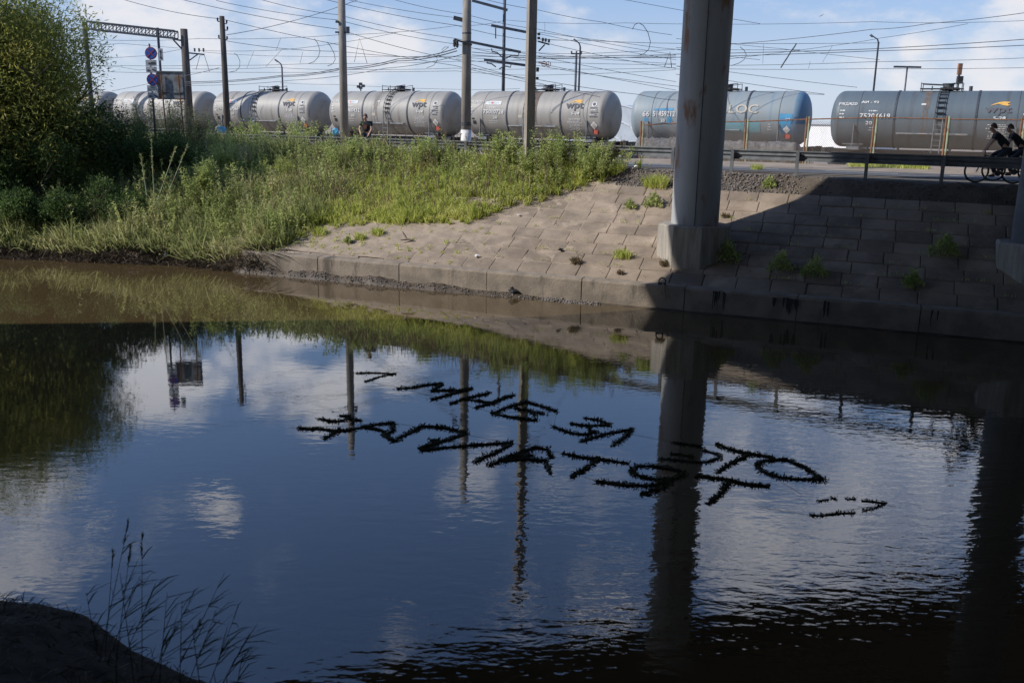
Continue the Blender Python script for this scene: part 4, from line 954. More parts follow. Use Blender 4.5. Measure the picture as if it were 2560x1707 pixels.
# ------------------------------------------------------------------ people and bicycles
def skin_obj(name, pts, edges, m, parent, sub=2):
    names = list(pts); me = bpy.data.meshes.new(name); me.from_pydata([pts[k][0] for k in names], [], []) if False else None
    me = bpy.data.meshes.new(name); me.from_pydata([pts[k][0] for k in names], [(names.index(a_), names.index(b_)) for a_, b_ in edges], []); me.update()
    o = bpy.data.objects.new(name, me); COL.objects.link(o)
    md = o.modifiers.new('skin', 'SKIN'); md.use_smooth_shade = True
    for i, k in enumerate(names):
        r = pts[k][1]; o.data.skin_vertices[0].data[i].radius = (r, r) if not hasattr(r, '__len__') else r
    o.data.skin_vertices[0].data[0].use_root = True
    sb = o.modifiers.new('sub', 'SUBSURF'); sb.levels = sub; sb.render_levels = sub
    dg = bpy.context.evaluated_depsgraph_get(); me2 = bpy.data.meshes.new_from_object(o.evaluated_get(dg)); bpy.data.objects.remove(o)
    me2.name = name; me2.materials.clear(); me2.materials.append(M[m])
    return link(name, me2, parent)
def person(loc, rotz, pose, label, shirt='tee', group=None):
    e = empty('person', loc, label, 'person', group, (0, 0, rotz))
    p = {k: Vector(v) for k, v in pose.items()}
    pts = {'pelvis': (p['pelvis'], .125), 'waist': (p['pelvis'].lerp(p['chest'], .5), .115), 'chest': (p['chest'], .135), 'neck': (p['neck'], .055), 'jaw': (p['head'] + Vector((.03, 0, -.06)), .065), 'head': (p['head'], .088), 'crown': (p['head'] + Vector((-.01, 0, .085)), .07), 'nose': (p['head'] + Vector((.11, 0, -.02)), .014)}
    ed = [('pelvis', 'waist'), ('waist', 'chest'), ('chest', 'neck'), ('neck', 'jaw'), ('jaw', 'head'), ('head', 'crown'), ('head', 'nose')]
    for s, sg in (('l', 1), ('r', -1)):
        pts['sh' + s] = (p['sh' + s], .062); pts['el' + s] = (p['el' + s], .044); pts['wr' + s] = (p['wr' + s], .028)
        pts['hip' + s] = (p['hip' + s], .088); pts['kn' + s] = (p['kn' + s], .06); pts['an' + s] = (p['an' + s], .042); pts['toe' + s] = (p['toe' + s], .036)
        hd = (p['wr' + s] - p['el' + s]).normalized(); side = hd.cross(Vector((0, 0, 1)))
        side = side.normalized() if side.length > .2 else Vector((0, 1, 0))
        pts['pa' + s] = (p['wr' + s] + hd * .07, (.034, .018))
        ed += [('chest', 'sh' + s), ('sh' + s, 'el' + s), ('el' + s, 'wr' + s), ('wr' + s, 'pa' + s), ('pelvis', 'hip' + s), ('hip' + s, 'kn' + s), ('kn' + s, 'an' + s), ('an' + s, 'toe' + s)]
        curl = hd.cross(side).normalized() * -1
        for i, (off, ln) in enumerate(((-.027, .062), (-.009, .075), (.009, .07), (.027, .055))):
            b_ = pts['pa' + s][0] + side * off + hd * .03
            pts[f'f{i}{s}'] = (b_ + hd * ln * .5, .009); pts[f'g{i}{s}'] = (b_ + hd * ln * .85 + curl * ln * .35, .008)
            ed += [('pa' + s, f'f{i}{s}'), (f'f{i}{s}', f'g{i}{s}')]
        pts['th' + s] = (p['wr' + s] + hd * .05 + side * .05, .010); ed.append(('wr' + s, 'th' + s))
    body = skin_obj('body', pts, ed, 'skin', e)
    g = 1.18
    sp = {'a': (p['pelvis'] + Vector((0, 0, .04)), .15), 'b': (p['pelvis'].lerp(p['chest'], .5), .145), 'c': (p['chest'], .165), 'd': (p['chest'].lerp(p['neck'], .7), .085)}; se = [('a', 'b'), ('b', 'c'), ('c', 'd')]
    for s in 'lr':
        sp['s' + s] = (p['sh' + s], .082); sp['m' + s] = (p['sh' + s].lerp(p['el' + s], .62), .068); se += [('c', 's' + s), ('s' + s, 'm' + s)]
    shirt_o = skin_obj('tshirt', sp, se, shirt, e)
    tp = {'a': (p['pelvis'] + Vector((0, 0, .02)), .143)}; te = []
    for s in 'lr':
        tp['h' + s] = (p['hip' + s], .103); tp['k' + s] = (p['kn' + s], .076); tp['n' + s] = (p['an' + s] + Vector((0, 0, .04)), .066); te += [('a', 'h' + s), ('h' + s, 'k' + s), ('k' + s, 'n' + s)]
    skin_obj('trousers', tp, te, 'jeans', e)
    for s in 'lr':
        skin_obj('shoe', {'a': (p['an' + s] + Vector((-.03, 0, -.03)), .05), 'b': (p['toe' + s], .045), 'c': (p['toe' + s] + Vector((.06, 0, -.005)), .035)}, [('a', 'b'), ('b', 'c')], 'black', e)
    m = MB(); h = p['head']; n = 14
    rows = []
    for i in range(7):
        a_ = i / 6 * PI * .52
        rows.append([h + Vector((-.018 + .112 * math.sin(a_) * math.cos(2 * PI * j / n) * (1 if math.cos(2 * PI * j / n) < .3 else .9), .10 * math.sin(a_) * math.sin(2 * PI * j / n), .062 + .105 * math.cos(a_) - (.07 * i / 6 if math.cos(2 * PI * j / n) < .2 else 0))) for j in range(n)])
    m.add([q for r_ in rows for q in r_], [(i * n + j, i * n + (j + 1) % n, (i + 1) * n + (j + 1) % n, (i + 1) * n + j) for i in range(6) for j in range(n)]); m.build('hair', 'hair', e, smooth=True)
    for sg in (-1, 1): 
        MB().box(h + Vector((.083, sg * .034, .012)), (.012, .03, .014)).build('eye', 'black', body)
        MB().box(h + Vector((.0, sg * .092, -.01)), (.04, .02, .06)).build('ear', 'skin', body)
    MB().box(h + Vector((.088, 0, -.062)), (.012, .05, .012)).build('mouth', 'teeprint', body)
    return e
stand = dict(pelvis=(0, 0, .93), chest=(.06, 0, 1.28), neck=(.11, 0, 1.45), head=(.15, 0, 1.585), shl=(.07, .20, 1.37), shr=(.07, -.20, 1.37), ell=(.14, .27, 1.10), elr=(.17, -.26, 1.10), wrl=(.30, .20, .90), wrr=(.34, -.14, .88),
             hipl=(0, .10, .88), hipr=(0, -.10, .88), knl=(.06, .12, .49), knr=(.0, -.11, .48), anl=(.02, .12, .08), anr=(-.12, -.11, .08), toel=(.16, .13, .04), toer=(.02, -.11, .04))
b = on_t(917, 345, 8.75); b.z = 3.6
pm = person(b, math.radians(-100), stand, 'man in black t-shirt with dark red print standing behind the weeds')
m = MB(); m.box((.222, 0, 1.2), (.006, .16, .17)); o = m.build('shirt_print', 'teeprint', [c for c in pm.children if c.name.startswith('tshirt')][0])

def bicycle(loc, rotz, label):
    e = empty('bicycle', loc, label, 'bicycle', 'bicycles ridden behind the guardrail', (0, 0, rotz)); R_ = .345
    for x in (.53, -.53):
        m = MB(); m.tube([(x + R_ * math.cos(q), 0, R_ + .005 + R_ * math.sin(q)) for q in np.linspace(0, 2 * PI, 33)], .022, 7, False); wh = m.build('wheel', 'rubber', e, smooth=True)
        m = MB(); m.tube([(x + (R_ - .03) * math.cos(q), 0, R_ + .005 + (R_ - .03) * math.sin(q)) for q in np.linspace(0, 2 * PI, 33)], .01, 5, False)
        m.build('rim', 'galv', wh)
        m = MB()
        for q in range(16): a_ = q * PI / 8; m.tube([(x, .02 * (-1) ** q, R_), (x + (R_ - .03) * math.cos(a_), 0, R_ + (R_ - .03) * math.sin(a_))], .0025, 3, False)
        m.build('spokes', 'galv', wh)
    m = MB(); bb, hd, st_, rw, fw_ = Vector((-.08, 0, .30)), Vector((.36, 0, .84)), Vector((-.24, 0, .86)), Vector((-.53, 0, R_)), Vector((.53, 0, R_))
    for a_, b_ in ((bb, hd), (bb, st_), (st_ + Vector((0.02, 0, -.08)), hd), (bb, rw), (st_ + Vector((0.02, 0, -.1)), rw), (hd + Vector((-.02, 0, .1)), hd + Vector((.02, 0, -.12)))): m.tube([a_, b_], .018, 7)
    m.build('frame', 'steel', e)
    m = MB()
    for y in (-.06, .06): m.tube([hd + Vector((.02, 0, -.1)), hd + Vector((.05, y, -.2)), fw_ + Vector((0, y, 0))], .013, 6)
    m.build('fork', 'steel', e)
    m = MB(); m.tube([hd + Vector((-.02, 0, .08)), Vector((.36, 0, 1.0))], .015, 6); m.tube([(.30, -.30, 1.02), (.38, -.12, 1.0), (.38, .12, 1.0), (.30, .30, 1.02)], .014, 6); m.build('handlebar', 'black', e)
    m = MB(); m.tube([st_, (-.28, 0, .95)], .014, 6); m.add([(-.42, -.08, .96), (-.42, .08, .96), (-.14, .02, .965), (-.14, -.02, .965), (-.42, -.07, 1.0), (-.42, .07, 1.0), (-.14, .018, .99), (-.14, -.018, .99)], [(0, 1, 2, 3), (4, 7, 6, 5), (0, 4, 5, 1), (1, 5, 6, 2), (2, 6, 7, 3), (3, 7, 4, 0)]); m.build('saddle', 'black', e)
    m = MB(); m.tube([(-.08, -.05, .3), (-.08, .05, .3)], .09, 14); m.beam((-.08, .07, .3), (.05, .07, .2), .02, .03); m.beam((-.08, -.07, .3), (-.21, -.07, .4), .02, .03); m.box((.05, .12, .2), (.08, .09, .02)); m.box((-.21, -.12, .4), (.08, .09, .02)); m.build('crank', 'steel', e)
    return e
ride = dict(pelvis=(-.27, 0, 1.06), chest=(.02, 0, 1.40), neck=(.14, 0, 1.56), head=(.22, 0, 1.68), shl=(.08, .19, 1.47), shr=(.08, -.19, 1.47), ell=(.24, .27, 1.23), elr=(.24, -.27, 1.23), wrl=(.33, .27, 1.07), wrr=(.33, -.27, 1.07),
            hipl=(-.25, .10, 1.0), hipr=(-.25, -.10, 1.0), knl=(.12, .12, .66), knr=(.16, -.12, .86), anl=(.04, .12, .27), anr=(-.20, -.12, .47), toel=(.14, .12, .22), toer=(-.10, -.12, .42))
az_ = math.atan2(-A[1], -A[0])
for i, (x, y, t_, lb, lp) in enumerate(((2487, 436, 8.25, 'bicycle nearest the guardrail at the right edge', 'cyclist in dark clothes nearest the guardrail, leaning forward'), (2528, 434, 9.15, 'bicycle a little behind another at the right edge', 'cyclist in dark clothes riding on the far side of another'))):
    p = on_t(x, y, t_); p.z = 3.615
    bk = bicycle(p, az_, lb); pr = person(p, az_, ride, lp, group='cyclists at the right edge'); bk.scale = pr.scale = (.92, .92, .92)

# ------------------------------------------------------------------ vegetation
UPV = np.array([0, 0, 1.0])
def updir(n, spread): 
    a_ = rng.uniform(0, 2 * PI, n); k = np.abs(rng.normal(0, spread, n)); return unit(np.stack([np.cos(a_) * k, np.sin(a_) * k, np.ones(n)], 1))
def xyz(s, t): return np.concatenate([P0 + s[:, None] * A + tau(t, s)[:, None] * B, zbank(s, t)[:, None]], 1)
BT = [0.0, .55, 1.0, 2.5, 3.0, 5.0, 7.4, 8.0]; BS = [-13.6, -13.0, -12.4, -10.6, -7.0, -4.7, -2.4, -2.2]     # right edge of the overgrown part
def edge_s(t): return np.interp(t, BT, BS)
def scatter(n, s0, s1, t0, t1, cond=None):
    s = rng.uniform(s0, s1, n); t = rng.uniform(t0, t1, n)
    if cond is not None: k = cond(s, t); s, t = s[k], t[k]
    return s, t
def clump(s, t, f, seed): return .5 + .5 * lump(s, t, f, seed)

def tufts(name, s, t, hmin, hmax, per, m, w=(.014, .034), spread=.5, rad=.16, **tags):
    """grass growing in tufts: blades fan out of each tuft's foot"""
    n = len(s); base = xyz(s, t); H = rng.uniform(hmin, hmax, n) * (.5 + .9 * clump(s, t, 1.1, 3)); k = np.repeat(np.arange(n), per); N_ = len(k)
    a_ = rng.uniform(0, 2 * PI, N_); r_ = np.abs(rng.normal(0, 1, N_)); off = np.stack([np.cos(a_), np.sin(a_), 0 * a_], 1)
    P = base[k] + off * (r_ * rad * H[k] / .5)[:, None] * .5; D = unit(off * (r_ * spread * .75)[:, None] + UPV + rng.normal(0, .10, (N_, 3)))
    V, q4, q3 = blades(P, D, H[k] * rng.uniform(.55, 1.2, N_), rng.uniform(*w, N_), rng.uniform(.15, 1.0, N_))
    return mesh_np(name, V, q4, q3, m, **tags)
def t0s(s): return -.28 * np.maximum(0, -17 - s)
# short bright grass on the slabs' overgrown side
bare = lambda s, t: (np.hypot((s + 7.2) / 1.3, (t - 4.6) / .35) < 1) | (np.hypot((s + 5.6) / .8, (t - 5.9) / .25) < 1)
s, t = scatter(6800, -16, -1.4, .3, 7.9, lambda s, t: (s < edge_s(t) + .75 * lump(s, t, 1.9, 1) + .35 * lump(s, t, 4.1, 6) - .1) & (rng.random(len(s)) < np.clip((edge_s(t) - s) / 1.6 + .3, 0, 1) * np.clip(.3 + clump(s, t, 1.1, 3), .2, 1)) & ~bare(s, t) & ((t > 2.2) | (s < -12.3) | (rng.random(len(s)) < .10)))
tufts('bank_grass', s, t, .22, .58, 34, 'grass', kind='stuff', label='bright green grass growing over the paved slope', cat='grass')
s, t = scatter(420, -13.2, -5.5, .5, 3.6, lambda s, t: rng.random(len(s)) < np.clip((-s - 5) / 8, .05, .7)); tufts('slab_grass', s, t, .10, .26, 16, 'grass', (.010, .022), .9, .2, kind='stuff', label='sparse yellowish grass in the slab joints at the left', cat='grass')
jr = rng.integers(1, 9, 170); t = .36 + jr * .683; s = rng.uniform(-8, 12, 170); k = rng.random(170) < np.where(s > 3.5, .9, .5); s, t = s[k], t[k]
n = len(s); k = np.repeat(np.arange(n), 10); ss2 = s[k] + rng.normal(0, .10, len(k)); P = xyz(ss2, t[k] + rng.normal(0, .012, len(k))); P[:, 2] += .09
V, q4, q3 = blades(P, updir(len(k), .7), rng.uniform(.04, .15, len(k)), rng.uniform(.008, .016, len(k)), rng.uniform(.2, 1, len(k))); mesh_np('joint_grass', V, q4, q3, 'grass', kind='stuff', label='thin grass sprouting along the slab joints', cat='grass')
# leafy weeds towards the guardrail
def weeds(name, s, t, hmin, hmax, m, per, leaf, **tags):
    n = len(s); base = xyz(s, t); H = rng.uniform(hmin, hmax, n) * (.6 + .6 * clump(s, t, .9, 5)); lean = updir(n, .26)
    sv, s4, s3 = blades(base, lean, H, np.full(n, .014), np.full(n, .1))
    k = np.repeat(np.arange(n), per); f = rng.uniform(.18, 1.0, len(k)); P = base[k] + lean[k] * (H[k] * f)[:, None] * .95
    D = unit(rng.normal(size=(len(k), 3)) * np.array([1, 1, .45]) + UPV * .35)
    lv, l4 = leaf_cards(P, D, rng.uniform(.6, 1.3, len(k)) * leaf * (1.25 - .6 * f), rng.uniform(.28, .45, len(k)) * leaf)
    return mesh_np(name, np.concatenate([sv, lv]), np.concatenate([s4, l4 + len(sv)]), s3, m, **tags)
s, t = scatter(5200, -16, -1.6, 3.4, 8.0, lambda s, t: (s < edge_s(t) - .2 + .4 * lump(s, t, 2, 2)) & (rng.random(len(s)) < np.clip((t - 3.2) / 3.4, .08, 1)) & (rng.random(len(s)) < .08 + 1.1 * clump(s, t, 1.3, 8) ** 1.6))
weeds('bank_weeds', s, t, .3, .85, 'weed', 24, .115, kind='stuff', label='leafy green weeds along the guardrail', cat='weeds')
s, t = scatter(260, -15, -1.8, 5.6, 8.0, lambda s, t: (s < edge_s(t) - .3) & (rng.random(len(s)) < .3 + .7 * clump(s, t, 1.7, 2)))
weeds('tall_weeds', s, t, .6, 1.35, 'weed', 40, .12, kind='stuff', label='tall leafy weeds standing above the rest along the guardrail', cat='weeds')
for mt_, cnt, sd_, nm_ in (('weed', 620, 3, 'broad-leaved green weeds rising from the coarse grass at the left'), ('tall', 420, 9, 'pale greyish tall weeds rising from the coarse grass at the left')):
    s, t = scatter(cnt * 2, -30, -12.9, .5, 7.2, lambda s, t: (t + t0s(s) < 7.6) & (rng.random(len(s)) < 1.3 * clump(s, t, 1.2, sd_) ** 1.5)); t = t + t0s(s)
    weeds('tall_weeds', s, t, .7, 1.75, mt_, 46, .13, kind='stuff', label=nm_, cat='weeds')
# tall coarse grass of the natural bank at the left
s, t = scatter(5200, -36, -12.6, .3, 13, lambda s, t: (t + t0s(s) < 8.2) & (s < edge_s(np.minimum(t, 8)) + .2) & (rng.random(len(s)) < .35 + .8 * clump(s, t, .8, 4)))
t = t + t0s(s); tufts('bank_grass', s, t, .5, 1.25, 34, 'tall', (.016, .042), .55, .2, kind='stuff', label='tall coarse grass on the natural bank at the left', cat='grass')
# fringe of long grass bending over the waterline
s, t = scatter(520, -36, -12.9, .35, 1.3); t = t + t0s(s)
tufts('bank_grass', s, t, .6, 1.0, 26, 'tall', (.016, .036), 1.3, .3, kind='stuff', label='long bent grass overhanging the waterline at the left', cat='grass')
s, t = scatter(6500, -36, -12.4, 1.3, 13, lambda s, t: (t + t0s(s) < 8.2) & (s < edge_s(np.minimum(t, 8)) - .2) & (rng.random(len(s)) < .2 + .8 * clump(s, t, 1.0, 11)))
t = t + t0s(s)
weeds('bank_weeds', s, t, .4, 1.15, 'weed', 22, .12, kind='stuff', label='leafy weeds among the tall grass at the left', cat='weeds')
# dead stems and roots hanging at the waterline
s, t = scatter(30000, -36, -13.0, -.15, 1.4); t = t + t0s(s)
n = len(s); P = xyz(s, t); D = unit(rng.normal(size=(n, 3)) * np.array([1, 1, .35]) - np.array([B[0], B[1], .1]) * .5 + UPV * .25)
V, q4, q3 = blades(P, D, rng.uniform(.25, .85, n), rng.uniform(.012, .028, n), rng.uniform(.3, 1, n))
mesh_np('dead_stems', V, q4, q3, 'deadroots', kind='stuff', label='brown dead stems and roots hanging over the muddy waterline', cat='dead stems')
# dry seed stalks
s, t = scatter(1100, -17, -2.2, 2.6, 8.0, lambda s, t: s < edge_s(t) + .2)
n = len(s); base = xyz(s, t); D = updir(n, .16); H = rng.uniform(.6, 1.25, n); V, q4, q3 = blades(base, D, H, np.full(n, .012), np.full(n, .15))
k = np.repeat(np.arange(n), 14); P = base[k] + D[k] * (H[k] * rng.uniform(.7, .98, len(k)))[:, None]; lv, l4 = leaf_cards(P, updir(len(k), .5), rng.uniform(.04, .09, len(k)), rng.uniform(.02, .035, len(k)))
mesh_np('seed_stalks', np.concatenate([V, lv]), np.concatenate([q4, l4 + len(V)]), q3, 'dry', kind='stuff', label='dry straw-coloured seed stalks among the weeds', cat='stalks')

def foliage(c, rad, n, leaf, m, parent, name='crown', lobes=9, seed=0, narrow=.34, up=.25):
    """leaf cloud in several overlapping lobes, denser near each lobe's skin"""
    r = np.random.default_rng(seed); c = np.array(c, float); rad = np.array(rad, float)
    lc = c + unit(r.normal(size=(lobes, 3))) * r.uniform(.25, .8, (lobes, 1)) * rad; lr = r.uniform(.30, .55, lobes)
    i = r.integers(0, lobes, n); d = unit(r.normal(size=(n, 3))); q = r.uniform(.35, 1.08, n) ** .6
    P = lc[i] + d * (lr[i] * q)[:, None] * rad
    # twigs: pull leaves together in small bunches
    tw = P[r.integers(0, n, n // 9)]; j = r.integers(0, len(tw), n); P = tw[j] + r.normal(size=(n, 3)) * (.05 * rad.mean() + .04)
    D = unit(unit(P - c) * .6 + r.normal(size=(n, 3)) * .8 + UPV * up)
    V, q4 = leaf_cards(P, D, r.uniform(.6, 1.35, n) * leaf, r.uniform(.7, 1.2, n) * leaf * narrow)
    return mesh_np(name, V, q4, None, m, parent)
def shrub(px, py, Y, rx, rz, n, leaf, m, label, seed, cat='bush', name='bush', z=None, narrow=.45):
    p = at_y(px, py, Y)
    if Y < 39.5:                                              # bushes on the slope stand where their foot is seen
        q = onbank(px, min(py + rz * F / Y * .9, 612)); p0_ = Wbank(*q); p = Vector((p0_.x, p0_.y, p0_.z + rz * .9))
    s_ = s_of(p); t_ = float(taui((np.array([p.x, p.y]) - P0) @ B, s_)); gz_ = float(zbank(s_, min(t_, 8.2))) if z is None else z
    e = empty(name, (p.x, p.y, gz_), label, cat, 'bushes on the far bank')
    m_ = MB(); r = random.Random(seed)
    for k_ in range(7):
        a_ = r.uniform(0, 2 * PI); m_.tube([(0, 0, -.1), (.35 * rx * math.cos(a_), .35 * rx * math.sin(a_), (p.z - gz_) * .7), (.8 * rx * math.cos(a_), .8 * rx * math.sin(a_), (p.z - gz_) + rz * .4)], [.03, .02, .008], 5)
    if m in ('weed', 'tall', 'grass', 'pale'):
        top = p.z - gz_ + rz; ns2 = max(16, n // 110); a2 = rng.uniform(0, 2 * PI, ns2); base = np.stack([np.cos(a2), np.sin(a2), 0 * a2], 1) * (np.abs(rng.normal(0, .5, ns2)) * rx)[:, None]
        lean = unit(base / max(rx, .1) * .35 + UPV + rng.normal(0, .12, (ns2, 3))); H = top * rng.uniform(.45, 1.15, ns2); kk = np.repeat(np.arange(ns2), n // ns2); f = rng.uniform(.12, 1.0, len(kk)) ** .8
        V1, a4, a3 = blades(base, lean, H, np.full(ns2, .02), np.full(ns2, .15)); mesh_np('stem', V1, a4, a3, 'darkleaf', e)
        P = base[kk] + lean[kk] * (H[kk] * f)[:, None]; D = unit(rng.normal(size=(len(kk), 3)) * np.array([1, 1, .5]) + UPV * .3); P = P + D * rng.uniform(0, .10, (len(kk), 1))
        V2, q4 = leaf_cards(P, D, rng.uniform(.7, 1.4, len(kk)) * leaf * 1.15, rng.uniform(.7, 1.2, len(kk)) * leaf * (.22 if m != 'weed' else .42)); mesh_np('foliage', V2, q4, None, m, e); return e
    m_.build('stem', 'bark', e)
    foliage((0, 0, p.z - gz_), (rx, rx * .8, rz), n, leaf, m, e, 'foliage', 8, seed, narrow); return e
# big willow at the left
b = at_y(95, 585, 37.2); s_ = s_of(b); b.z = float(zbank(s_, float(taui((np.array([b.x, b.y]) - P0) @ B, s_)))) - .1
e = empty('willow_tree', b, 'big dark willow with yellowing leaves on the left bank, cut by the photo edge', 'tree')
m_ = MB(); r = random.Random(2); tips = []
def limb(p, d, ln, rad, lev):
    d = d.normalized(); q1 = p + d * ln * .5 + Vector((r.uniform(-1, 1), r.uniform(-1, 1), 0)) * ln * .06; q2 = p + d * ln
    m_.tube([p, q1, q2], [rad, rad * .8, rad * .6], 7 if lev < 2 else 5)
    if lev == 3: tips.append(q2); return
    for k_ in range(3 if lev else 5):
        limb(q2 if k_ else q1, (d + Vector((r.uniform(-1, 1), r.uniform(-1, 1), r.uniform(-.15, .6))) * .75), ln * r.uniform(.6, .8), rad * .55, lev + 1)
for a_ in (0, 2.1, 4.2): limb(Vector((-1.3 + .25 * math.cos(a_), .25 * math.sin(a_), -.2)), Vector((math.cos(a_) * .4, math.sin(a_) * .4, 1)), 2.5, .17, 0)
m_.build('trunk', 'bark', e)
foliage((-1.9, 0.2, 5.7 - b.z), (5.0, 2.8, 5.5), 280000, .21, 'willow', e, 'crown', 70, 5, .21, .1)
# dark lower growth round the willow, and bushes further along
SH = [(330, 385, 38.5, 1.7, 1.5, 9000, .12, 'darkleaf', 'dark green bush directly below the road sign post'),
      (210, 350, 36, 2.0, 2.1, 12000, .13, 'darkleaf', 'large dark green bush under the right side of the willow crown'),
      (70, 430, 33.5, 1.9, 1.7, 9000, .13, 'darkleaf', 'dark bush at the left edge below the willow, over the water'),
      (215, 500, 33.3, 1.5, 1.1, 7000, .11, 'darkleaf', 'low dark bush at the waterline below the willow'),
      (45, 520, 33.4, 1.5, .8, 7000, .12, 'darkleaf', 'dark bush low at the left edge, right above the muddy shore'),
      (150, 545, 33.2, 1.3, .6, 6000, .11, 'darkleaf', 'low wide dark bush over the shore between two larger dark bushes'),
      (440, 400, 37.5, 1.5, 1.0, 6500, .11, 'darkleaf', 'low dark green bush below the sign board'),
      (20, 300, 36.5, 2.0, 2.4, 10000, .13, 'willow', 'yellow-green bush filling the left edge beside the willow'),
      (345, 292, 41, 1.25, .75, 4500, .10, 'pale', 'pale-leaved bush left of the road sign post'),
      (425, 300, 41.2, 1.2, .8, 5000, .10, 'pale', 'pale-leaved bush at the foot of the sign board poles'),
      (500, 312, 41.5, 1.1, .55, 3500, .10, 'pale', 'small pale-leaved bush between the sign board and the wooden pole'),
      (1255, 385, 35.2, .75, .65, 3600, .08, 'weed', 'bushy green weed just left of the square pole'),
      (1400, 385, 34.6, .95, .70, 5200, .08, 'weed', 'bushy green weed just right of the square pole'),
      (1490, 405, 34.0, .85, .55, 4200, .08, 'weed', 'low bushy weed at the right end of the green bank'),
      (1335, 410, 34.2, .7, .45, 3000, .08, 'weed', 'low bushy weed at the very foot of the square pole'),
      (520, 455, 33.6, 1.0, .8, 5200, .10, 'weed', 'round leafy bush in the middle of the left bank, right of the tall stalks'),
      (610, 495, 32.6, .9, .62, 4200, .09, 'tall', 'greyish loose bush low on the left bank above the kerb end'),
      (400, 535, 33.4, 1.1, .52, 4600, .10, 'tall', 'loose greyish bush at the waterline above the pale blue ball'),
      (300, 525, 33.0, 1.1, .75, 5600, .11, 'darkleaf', 'dark bush at the waterline left of the pale blue ball'),
      (560, 405, 36.0, .85, .75, 3600, .09, 'weed', 'leafy bush on the upper left bank below the wooden pole'),
      (700, 430, 34.6, .75, .6, 3200, .08, 'grass', 'bright yellow-green bush in the sunny part of the bank'),
      (690, 560, 31.9, .55, .4, 2200, .07, 'weed', 'small bush hanging over the left end of the slabs'),
      (880, 400, 36.0, .9, .7, 3600, .09, 'weed', 'leafy bush below the standing man'),
      (1060, 395, 36.2, .9, .65, 3600, .09, 'weed', 'leafy bush below the gap left of the white-footed pole'),
      (480, 558, 32.1, 1.0, .45, 4200, .09, 'tall', 'low straggling growth over the bank edge right of the pale blue ball'),
      (640, 345, 38.5, .95, .75, 4000, .09, 'weed', 'bushy green weed right of the wooden pole'),
      (760, 350, 38.0, 1.0, .7, 4000, .09, 'weed', 'bushy green weed left of the round concrete pole')]
for i, (x, y, Y, rx, rz, n, lf, mt, lb) in enumerate(SH): shrub(x, y, Y, rx, rz, n, lf, mt, lb, 20 + i)

# single tall stalks sticking out at the left
for i, (x0, y0, x1, y1, Y) in enumerate(((385, 480, 378, 352, 34), (360, 440, 352, 385, 34), (415, 440, 440, 368, 34.5), (438, 440, 470, 362, 34.5))):
    p = at_y(x0, y0, Y); q = at_y(x1, y1, Y); e = empty('tall_stalk', p, ['tallest yellow-green stalk below the road sign', 'shorter yellow-green stalk left of the tallest one', 'leaning stalk right of the tallest one, with a brown head', 'rightmost leaning stalk below the sign board'][i], 'plant', 'tall stalks at the left')
    d = q - p; MB().tube([-d * .9, d * .5, d], [.018, .014, .008], 5).build('stem', 'paleg', e)
    n = 60; f = rng.uniform(.35, 1, n); P = np.array(d)[None] * f[:, None]; V, q4 = leaf_cards(P, updir(n, 1.0), rng.uniform(.06, .14, n), rng.uniform(.02, .04, n)); mesh_np('leaves', V, q4, None, 'tall', e)

# tufts between the slabs
TF = [(705, 604, .22, 'grass', 'small tuft on the kerb end at the far left of the slabs'), (735, 560, .30, 'grass', 'tuft among the slabs by the bottom left of the green bank'), (800, 590, .34, 'grass', 'yellowish tuft on the lower slabs left of the driftwood'), (900, 602, .26, 'grass', 'yellowish tuft in the slab joints above the kerb'), (945, 590, .30, 'grass', 'bright tuft just left of the driftwood'), (963, 555, .42, 'grass', 'upright tuft standing alone below the green bank'), (842, 545, .36, 'grass', 'upright yellow tuft at the lower edge of the green bank'), (870, 612, .2, 'weed', 'flat dark tuft on the kerb top near the left end'),
      (1556, 648, .34, 'grass', 'lone grass tuft on the slabs left of the pedestal'), (1440, 662, .24, 'dry', 'small dry tuft by the kerb between driftwood and pedestal'), (1640, 470, .55, 'grass', 'broad grass clump beside the column on the upper slope'), (1632, 520, .40, 'weed', 'creeping weed low beside the column'), (1575, 525, .24, 'weed', 'small creeping weed left of the column'), (1922, 468, .30, 'weed', 'leafy weed on the gravel right of the column'), (1893, 425, .3, 'grass', 'small upright tuft below the guardrail right of the column'),
      (1815, 655, .55, 'weed', 'weed growing against the shaded side of the pedestal'), (1950, 680, .45, 'weed', 'weed clump in shade on the lower slabs right of the pedestal'), (2035, 695, .50, 'weed', 'tallest weed clump in shade near the kerb'), (2280, 720, .36, 'weed', 'weed clump in deep shade near the right pedestal'), (2360, 640, .5, 'weed', 'dark weed high on the shaded slope at the right'), (1660, 668, .22, 'dry', 'dry tuft at the sunny foot of the pedestal'), (1812, 548, .18, 'dry', 'dry tuft on the sunny slab right of the column'), (1550, 690, .16, 'dry', 'dry litter tuft on the kerb edge left of the pedestal')]
